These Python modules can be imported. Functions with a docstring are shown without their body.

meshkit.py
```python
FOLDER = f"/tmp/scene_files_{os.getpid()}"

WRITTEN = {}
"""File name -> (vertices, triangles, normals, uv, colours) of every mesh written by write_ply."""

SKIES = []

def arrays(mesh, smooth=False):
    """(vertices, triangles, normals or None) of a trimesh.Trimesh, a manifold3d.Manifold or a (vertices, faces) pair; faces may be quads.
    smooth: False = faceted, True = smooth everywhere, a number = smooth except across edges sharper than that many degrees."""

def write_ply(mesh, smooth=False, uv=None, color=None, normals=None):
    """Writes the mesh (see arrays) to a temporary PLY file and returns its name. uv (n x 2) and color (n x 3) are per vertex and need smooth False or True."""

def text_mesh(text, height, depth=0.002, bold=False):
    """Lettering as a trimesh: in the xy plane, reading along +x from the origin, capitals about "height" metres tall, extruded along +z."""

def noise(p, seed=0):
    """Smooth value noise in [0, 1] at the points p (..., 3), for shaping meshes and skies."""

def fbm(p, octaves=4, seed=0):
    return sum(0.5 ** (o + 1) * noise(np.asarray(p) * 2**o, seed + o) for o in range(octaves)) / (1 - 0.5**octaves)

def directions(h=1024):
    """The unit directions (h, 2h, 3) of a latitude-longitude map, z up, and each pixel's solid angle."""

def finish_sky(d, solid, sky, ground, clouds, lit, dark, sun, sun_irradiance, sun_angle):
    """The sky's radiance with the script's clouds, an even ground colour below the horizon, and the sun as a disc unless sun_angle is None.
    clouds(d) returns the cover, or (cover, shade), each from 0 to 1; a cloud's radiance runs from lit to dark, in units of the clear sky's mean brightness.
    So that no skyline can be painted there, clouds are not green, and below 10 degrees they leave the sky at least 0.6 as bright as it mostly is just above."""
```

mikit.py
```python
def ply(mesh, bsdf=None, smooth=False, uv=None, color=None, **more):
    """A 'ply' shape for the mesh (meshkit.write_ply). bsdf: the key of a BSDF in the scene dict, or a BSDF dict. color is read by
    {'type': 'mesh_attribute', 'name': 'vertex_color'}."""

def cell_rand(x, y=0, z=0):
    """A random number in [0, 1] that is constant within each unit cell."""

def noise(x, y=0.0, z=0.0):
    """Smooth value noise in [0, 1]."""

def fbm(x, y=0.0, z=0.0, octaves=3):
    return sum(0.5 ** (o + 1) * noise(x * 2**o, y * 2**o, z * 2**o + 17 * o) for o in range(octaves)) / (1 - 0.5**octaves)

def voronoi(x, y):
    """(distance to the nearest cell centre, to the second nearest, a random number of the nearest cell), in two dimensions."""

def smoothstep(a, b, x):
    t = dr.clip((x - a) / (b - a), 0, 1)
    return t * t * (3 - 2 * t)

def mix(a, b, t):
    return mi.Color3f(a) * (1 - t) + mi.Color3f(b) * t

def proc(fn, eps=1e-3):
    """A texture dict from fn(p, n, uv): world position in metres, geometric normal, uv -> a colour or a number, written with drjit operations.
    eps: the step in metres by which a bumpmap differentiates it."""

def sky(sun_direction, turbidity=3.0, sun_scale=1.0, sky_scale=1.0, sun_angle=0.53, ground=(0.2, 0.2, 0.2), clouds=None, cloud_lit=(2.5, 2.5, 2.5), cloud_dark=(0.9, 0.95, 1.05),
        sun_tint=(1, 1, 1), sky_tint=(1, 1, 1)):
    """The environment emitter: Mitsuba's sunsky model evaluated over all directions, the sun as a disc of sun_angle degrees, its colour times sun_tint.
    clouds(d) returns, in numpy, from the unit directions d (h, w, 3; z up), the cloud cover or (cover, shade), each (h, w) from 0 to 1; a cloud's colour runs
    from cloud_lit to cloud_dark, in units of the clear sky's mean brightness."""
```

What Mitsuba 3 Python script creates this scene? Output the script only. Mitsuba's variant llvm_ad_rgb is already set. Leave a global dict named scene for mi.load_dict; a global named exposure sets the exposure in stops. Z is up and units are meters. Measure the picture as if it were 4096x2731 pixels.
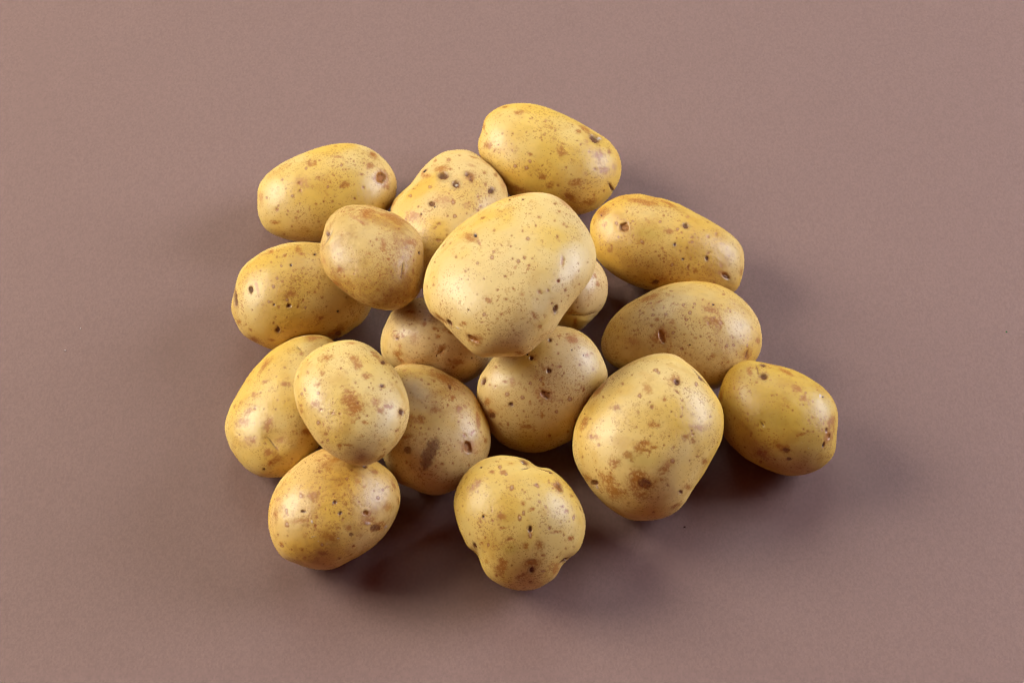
import math
import numpy as np
import trimesh
import drjit as dr
import mitsuba as mi
import meshkit
import mikit
from scipy.spatial import cKDTree
from mikit import proc, noise, fbm, smoothstep, mix

T = mi.ScalarTransform4f
scene, labels = {}, {}

# ------------------------------------------------------------------ camera
ELEV, DIST, HFOV = math.radians(52.0), 0.975, 26.0
EYE = np.array([0.0, -math.cos(ELEV), math.sin(ELEV)]) * DIST + np.array([0, 0, 0.02])
TARGET = np.array([0, 0, 0.02])
scene['camera'] = {'type': 'thinlens', 'fov': HFOV, 'fov_axis': 'x', 'near_clip': 0.02, 'far_clip': 50.0,
                   'aperture_radius': 0.0016, 'focus_distance': DIST - 0.03,
                   'to_world': T().look_at(origin=EYE.tolist(), target=TARGET.tolist(), up=[0, 0, 1])}

# ------------------------------------------------------------------ light: studio lamps and the dim room
exposure = 0.0
FOCUS = np.array([0.0, 0.0, 0.02])


def softbox(key, direction, dist, w, h, rgb, label):
    d = np.array(direction, float)
    d /= np.linalg.norm(d)
    pos = FOCUS + d * dist
    to = T().look_at(origin=pos.tolist(), target=FOCUS.tolist(), up=[0, 0, 1])
    v = np.array([[-w, -h, 0], [w, -h, 0], [w, h, 0], [-w, h, 0.0]]) / 2
    scene[key + '__diffuser'] = {**mikit.ply((v, np.array([[0, 1, 2], [0, 2, 3]]))), 'to_world': to,
                                 'emitter': {'type': 'area', 'radiance': {'type': 'rgb', 'value': list(rgb)}}}
    b, s = 0.12, 0.012                       # a shallow black tray behind the diffuser
    boxes = [trimesh.creation.box((w + 2 * s, h + 2 * s, s), T_(0, 0, -b))]
    for sx in (-1, 1):
        boxes.append(trimesh.creation.box((s, h + 2 * s, b), T_(sx * (w + s) / 2 + sx * 0.002, 0, -b / 2 + 0.008)))
        boxes.append(trimesh.creation.box((w, s, b), T_(0, sx * (h + s) / 2 + sx * 0.002, -b / 2 + 0.008)))
    scene[key + '__housing'] = {**mikit.ply(trimesh.util.concatenate(boxes), 'black_cloth'), 'to_world': to}
    labels[key] = {'label': label, 'category': 'studio lamp'}


def T_(x, y, z):
    m = np.eye(4)
    m[:3, 3] = x, y, z
    return m


scene['black_cloth'] = {'type': 'diffuse', 'reflectance': {'type': 'rgb', 'value': [0.02, 0.02, 0.02]}}
softbox('key_softbox', (-0.82, 0.22, 0.50), 2.6, 1.40, 1.40, (18.2, 18.4, 16.6), 'square key softbox standing left of the potatoes')
softbox('fill_softbox', (0.80, 0.25, 0.43), 2.1, 1.15, 1.15, (11.6, 12.8, 15.4), 'cool square fill softbox standing right of the potatoes')
softbox('back_softbox', (0.0, 0.90, 0.90), 1.8, 1.20, 1.20, (2.3, 2.7, 2.8), 'broad softbox hanging above and behind the potatoes')
scene['room_light'] = {'type': 'constant', 'radiance': {'type': 'rgb', 'value': [0.12, 0.020, 0.022]}}

# ------------------------------------------------------------------ the surface they lie on


def surface_color(p, n, uv):
    cloud = fbm(p.x * 9 + 3, p.y * 9, 1.3, octaves=3)
    grain = noise(p.x * 1300, p.y * 900, 2.0)
    fine = noise(p.x * 2600, p.y * 1900, 5.0)
    c = mix((0.187, 0.107, 0.086), (0.194, 0.111, 0.089), cloud)
    return c * (0.89 + 0.13 * grain + 0.09 * fine)


def surface_bump(p, n, uv):
    return 0.6 * noise(p.x * 1250, p.y * 780, 1.0) + 0.4 * noise(p.x * 2300, p.y * 1500, 4.0)


scene['surface_material'] = {'type': 'twosided', 'b': {'type': 'bumpmap', 'tex': proc(surface_bump, eps=1.5e-4), 'scale': 0.00008,
                             'b': {'type': 'principled', 'base_color': proc(surface_color), 'roughness': 0.62, 'specular': 0.35}}}
g = 3.0
scene['tabletop'] = mikit.ply((np.array([[-g, -g, 0], [g, -g, 0], [g, g, 0], [-g, g, 0.0]]), np.array([[0, 1, 2], [0, 2, 3]])), 'surface_material')
labels['tabletop'] = {'label': 'plain mauve brown matt surface with a fine leathery grain under the potatoes', 'category': 'surface', 'kind': 'structure'}

# ------------------------------------------------------------------ potato skin


def skin_bump(p, n, uv):
    a = noise(p.x * 1500, p.y * 1500, p.z * 1500)
    b = noise(p.x * 620 + 9, p.y * 620, p.z * 620)
    c = noise(p.x * 240 + 3, p.y * 240, p.z * 240)
    return 0.30 * a + 0.35 * b + 0.35 * c


def skin_fleck(p, n, uv):
    a = noise(p.x * 1500, p.y * 1500, p.z * 1500 + 3)
    b = noise(p.x * 2900, p.y * 2900, p.z * 2900 + 7)
    where = fbm(p.x * 75 + 5, p.y * 75, p.z * 75, octaves=3)
    cut = 0.78 - 0.20 * smoothstep(0.42, 0.70, where)
    return 0.50 * smoothstep(cut, cut + 0.10, 0.62 * a + 0.38 * b)


def skin(rough, spec):
    return {'type': 'principled', 'base_color': {'type': 'mesh_attribute', 'name': 'vertex_color'}, 'roughness': rough, 'specular': spec}


scene['potato_skin'] = {'type': 'twosided', 'b': {'type': 'bumpmap', 'tex': proc(skin_bump, eps=1.2e-4), 'scale': 0.00016,
                        'b': {'type': 'blendbsdf', 'weight': proc(skin_fleck), 'a': skin(0.47, 0.62),
                              'b': {'type': 'principled', 'base_color': {'type': 'rgb', 'value': [0.27, 0.076, 0.007]}, 'roughness': 0.6, 'specular': 0.3}}}}
scene['potato_eye'] = {'type': 'twosided', 'b': {'type': 'bumpmap', 'tex': proc(skin_bump, eps=1.2e-4), 'scale': 0.0005, 'b': skin(0.6, 0.3)}}

# ------------------------------------------------------------------ potato shapes (millimetres in each potato's own frame)
# OUTLINES: name -> (centre xyz mm, facing normal, thickness front, back, lean x, lean y, 64 radii in 0.1 mm round the widest section)
SHAPES = {
 'F': ([-0.7, 3.1, 63.6], [0.0007, -0.6398, 0.7685], 30.5, 36.9, 0.1, -0.6, [352, 364, 372, 376, 378, 379, 379, 379, 382, 384, 385, 381, 373, 362, 350, 338, 328, 319, 311, 305, 299, 296, 294, 294, 297, 301, 306, 312, 320, 330, 341, 352, 361, 370, 378, 381, 381, 376, 365, 354, 352, 354, 358, 366, 371, 368, 360, 352, 350, 351, 346, 332, 319, 313, 307, 299, 290, 286, 286, 289, 296, 307, 321, 337]),
 'L': ([57.5, -56.5, 27.5], [-0.0614, -0.5803, 0.8121], 28.4, 27.1, 0.05, -0.15, [304, 312, 318, 324, 330, 333, 333, 333, 336, 340, 344, 348, 353, 360, 362, 358, 351, 341, 332, 323, 316, 309, 304, 300, 297, 295, 295, 295, 297, 301, 305, 310, 315, 319, 323, 326, 328, 327, 326, 325, 327, 330, 334, 339, 343, 348, 354, 356, 354, 351, 349, 345, 338, 328, 315, 301, 290, 284, 281, 280, 280, 282, 287, 295]),
 'D': ([17.3, 108.2, 20.8], [-0.0165, -0.6782, 0.7347], 23.2, 22.2, 0.0, -0.25, [335, 325, 311, 295, 278, 261, 247, 236, 228, 223, 219, 217, 217, 219, 222, 227, 235, 244, 255, 266, 279, 292, 307, 323, 337, 347, 354, 352, 343, 342, 341, 333, 320, 302, 284, 270, 261, 255, 253, 251, 249, 245, 240, 236, 234, 233, 234, 237, 242, 248, 257, 268, 280, 294, 305, 315, 324, 329, 333, 338, 341, 344, 345, 342]),
 'G': ([69.9, 54.8, 19.4], [-0.069, -0.6469, 0.7594], 21.6, 20.7, 0.0, -0.2, [355, 343, 322, 297, 274, 255, 240, 228, 218, 211, 206, 204, 203, 204, 206, 209, 213, 220, 226, 234, 246, 264, 279, 294, 310, 325, 337, 348, 356, 360, 358, 350, 343, 334, 323, 308, 292, 277, 263, 251, 240, 231, 223, 216, 211, 208, 205, 205, 207, 209, 214, 220, 228, 238, 252, 269, 289, 313, 345, 371, 375, 372, 367, 362]),
 'A': ([-86.0, 87.6, 19.1], [0.0831, -0.6643, 0.7428], 22.3, 21.3, 0.0, -0.25, [326, 329, 327, 322, 316, 309, 302, 294, 285, 275, 265, 255, 246, 237, 230, 224, 220, 217, 215, 215, 216, 220, 225, 232, 241, 252, 264, 278, 293, 306, 316, 320, 322, 326, 330, 331, 328, 319, 305, 290, 276, 263, 251, 240, 232, 227, 223, 221, 220, 221, 223, 226, 230, 235, 240, 245, 251, 258, 266, 276, 288, 301, 313, 321]),
 'K': ([76.2, 3.1, 20.0], [-0.0778, -0.6157, 0.7841], 23.5, 22.5, 0.0, -0.25, [339, 337, 334, 330, 323, 315, 307, 299, 291, 284, 276, 269, 263, 257, 251, 247, 243, 240, 239, 239, 240, 242, 244, 247, 252, 258, 267, 279, 293, 307, 322, 337, 351, 362, 371, 370, 360, 339, 314, 293, 274, 259, 247, 238, 232, 227, 225, 225, 226, 228, 232, 238, 245, 253, 263, 272, 279, 284, 290, 300, 311, 322, 332, 337]),
 'B': ([-94.4, 26.5, 19.7], [0.0948, -0.6291, 0.7715], 23.2, 22.2, 0.0, -0.25, [326, 322, 316, 307, 298, 288, 279, 271, 265, 259, 255, 250, 245, 241, 239, 238, 239, 241, 243, 245, 248, 253, 258, 263, 270, 278, 286, 291, 293, 294, 296, 302, 309, 315, 314, 313, 312, 309, 301, 291, 284, 278, 272, 261, 246, 231, 222, 217, 214, 215, 218, 224, 232, 242, 252, 261, 268, 278, 291, 303, 311, 318, 324, 327]),
 'M': ([-98.0, -33.1, 17.2], [0.1018, -0.5895, 0.8013], 21.1, 20.2, 0.1, -0.5, [212, 220, 232, 248, 268, 292, 318, 340, 353, 353, 344, 332, 319, 304, 288, 273, 260, 249, 237, 227, 219, 214, 210, 207, 205, 204, 204, 207, 211, 218, 227, 237, 248, 260, 272, 279, 285, 291, 296, 301, 307, 312, 315, 316, 313, 307, 303, 298, 290, 278, 265, 252, 241, 231, 223, 215, 209, 204, 200, 198, 198, 199, 202, 206]),
 'N': ([-66.2, -55.9, 51.9], [0.0721, -0.5929, 0.8021], 21.2, 25.3, 0.0, -0.5, [231, 227, 224, 223, 222, 222, 221, 221, 221, 225, 230, 236, 242, 247, 251, 254, 255, 256, 257, 259, 261, 262, 263, 263, 263, 261, 258, 254, 249, 244, 237, 231, 226, 222, 218, 215, 213, 213, 214, 217, 220, 224, 228, 232, 238, 244, 251, 260, 266, 269, 269, 267, 265, 261, 257, 255, 253, 252, 250, 247, 245, 242, 239, 235]),
 'S': ([2.8, -95.9, 23.1], [-0.0031, -0.5503, 0.835], 23.5, 22.5, 0.0, -0.1, [275, 271, 267, 263, 259, 255, 253, 251, 250, 250, 250, 247, 240, 239, 247, 254, 260, 266, 273, 280, 285, 290, 293, 294, 295, 294, 292, 289, 285, 280, 273, 264, 256, 250, 245, 240, 237, 235, 229, 224, 230, 240, 252, 262, 268, 273, 277, 281, 283, 285, 286, 286, 282, 278, 274, 263, 258, 259, 264, 272, 276, 277, 277, 276]),
 'R': ([-74.6, -87.5, 20.0], [0.0805, -0.5533, 0.8291], 22.7, 21.7, 0.0, -0.25, [283, 287, 289, 289, 287, 281, 273, 268, 266, 265, 264, 263, 262, 260, 258, 255, 252, 248, 244, 240, 238, 236, 235, 236, 238, 242, 245, 249, 252, 256, 260, 264, 268, 272, 276, 279, 283, 286, 288, 287, 280, 273, 269, 265, 262, 259, 256, 251, 244, 237, 231, 229, 228, 228, 230, 233, 236, 240, 245, 250, 256, 263, 270, 277]),
 'E': ([-60.3, 21.7, 52.5], [0.0624, -0.6443, 0.7622], 19.8, 25.8, 0.0, -0.5, [219, 221, 222, 222, 221, 218, 215, 212, 210, 209, 208, 207, 207, 208, 211, 216, 221, 226, 232, 240, 247, 252, 255, 255, 254, 250, 244, 238, 236, 235, 233, 230, 227, 224, 221, 217, 212, 207, 204, 201, 199, 198, 199, 202, 206, 211, 216, 222, 228, 235, 242, 249, 253, 255, 256, 257, 255, 250, 243, 235, 229, 224, 220, 219]),
 'J': ([12.6, -29.4, 24.5], [-0.0132, -0.5986, 0.801], 20.8, 22.3, 0.0, 0.0, [263, 278, 289, 293, 294, 295, 297, 298, 300, 300, 298, 294, 289, 283, 277, 269, 261, 253, 246, 241, 238, 236, 236, 237, 238, 241, 246, 251, 255, 261, 268, 273, 276, 279, 281, 282, 283, 285, 285, 285, 287, 289, 289, 287, 284, 282, 279, 276, 272, 267, 262, 258, 255, 255, 254, 251, 244, 236, 230, 226, 226, 230, 237, 248]),
 'Q': ([113.7, -41.8, 20.4], [-0.1189, -0.584, 0.803], 21.4, 20.5, 0.1, -0.1, [256, 255, 255, 254, 251, 247, 242, 236, 231, 225, 221, 218, 216, 215, 216, 217, 219, 222, 226, 233, 243, 256, 271, 283, 290, 292, 291, 286, 280, 275, 271, 265, 259, 254, 250, 247, 245, 241, 237, 232, 227, 224, 222, 220, 219, 218, 219, 222, 226, 232, 239, 246, 252, 258, 264, 270, 275, 280, 283, 284, 281, 273, 264, 258]),
 'O': ([-34.3, -47.5, 20.1], [0.0363, -0.5837, 0.8112], 22.4, 21.5, 0.0, -0.3, [247, 242, 238, 235, 233, 233, 233, 235, 237, 238, 239, 241, 244, 250, 258, 266, 274, 281, 290, 299, 306, 310, 303, 291, 277, 263, 252, 242, 235, 229, 226, 223, 223, 223, 225, 228, 233, 237, 243, 248, 254, 261, 265, 263, 262, 266, 271, 275, 278, 278, 277, 275, 274, 274, 271, 269, 268, 267, 266, 264, 262, 259, 255, 251]),
 'C': ([-28.9, 72.1, 20.2], [0.0283, -0.6584, 0.7521], 29.4, 24.9, 0.0, -0.55, [265, 273, 281, 289, 297, 303, 305, 307, 309, 310, 312, 318, 324, 325, 321, 315, 309, 299, 288, 276, 265, 255, 246, 239, 235, 236, 242, 251, 261, 269, 272, 271, 269, 267, 267, 269, 272, 278, 286, 295, 305, 317, 328, 338, 343, 341, 332, 319, 305, 292, 279, 269, 260, 253, 247, 243, 241, 240, 241, 243, 245, 248, 252, 258]),
 'H': ([-32.7, 0.9, 19.6], [0.0335, -0.6156, 0.7873], 26.5, 21.1, 0.0, -0.1, [244, 238, 231, 224, 218, 211, 205, 200, 195, 191, 187, 185, 183, 183, 183, 184, 187, 190, 194, 200, 206, 213, 220, 227, 232, 235, 238, 239, 239, 243, 247, 250, 252, 253, 254, 251, 245, 234, 217, 199, 183, 172, 164, 159, 158, 158, 161, 166, 173, 182, 193, 205, 214, 220, 225, 230, 236, 244, 251, 256, 258, 257, 254, 249]),
 'I': ([28.9, 29.2, 18.0], [-0.029, -0.6325, 0.774], 27.0, 19.9, 0.0, -0.1, [140, 141, 143, 146, 148, 151, 154, 156, 160, 163, 167, 170, 172, 173, 171, 168, 164, 161, 159, 157, 155, 152, 149, 147, 144, 141, 139, 138, 136, 136, 135, 135, 135, 136, 137, 139, 141, 144, 148, 152, 157, 162, 167, 172, 176, 178, 179, 179, 176, 171, 163, 154, 146, 141, 138, 135, 134, 133, 133, 134, 135, 136, 137, 138]),
}
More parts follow.
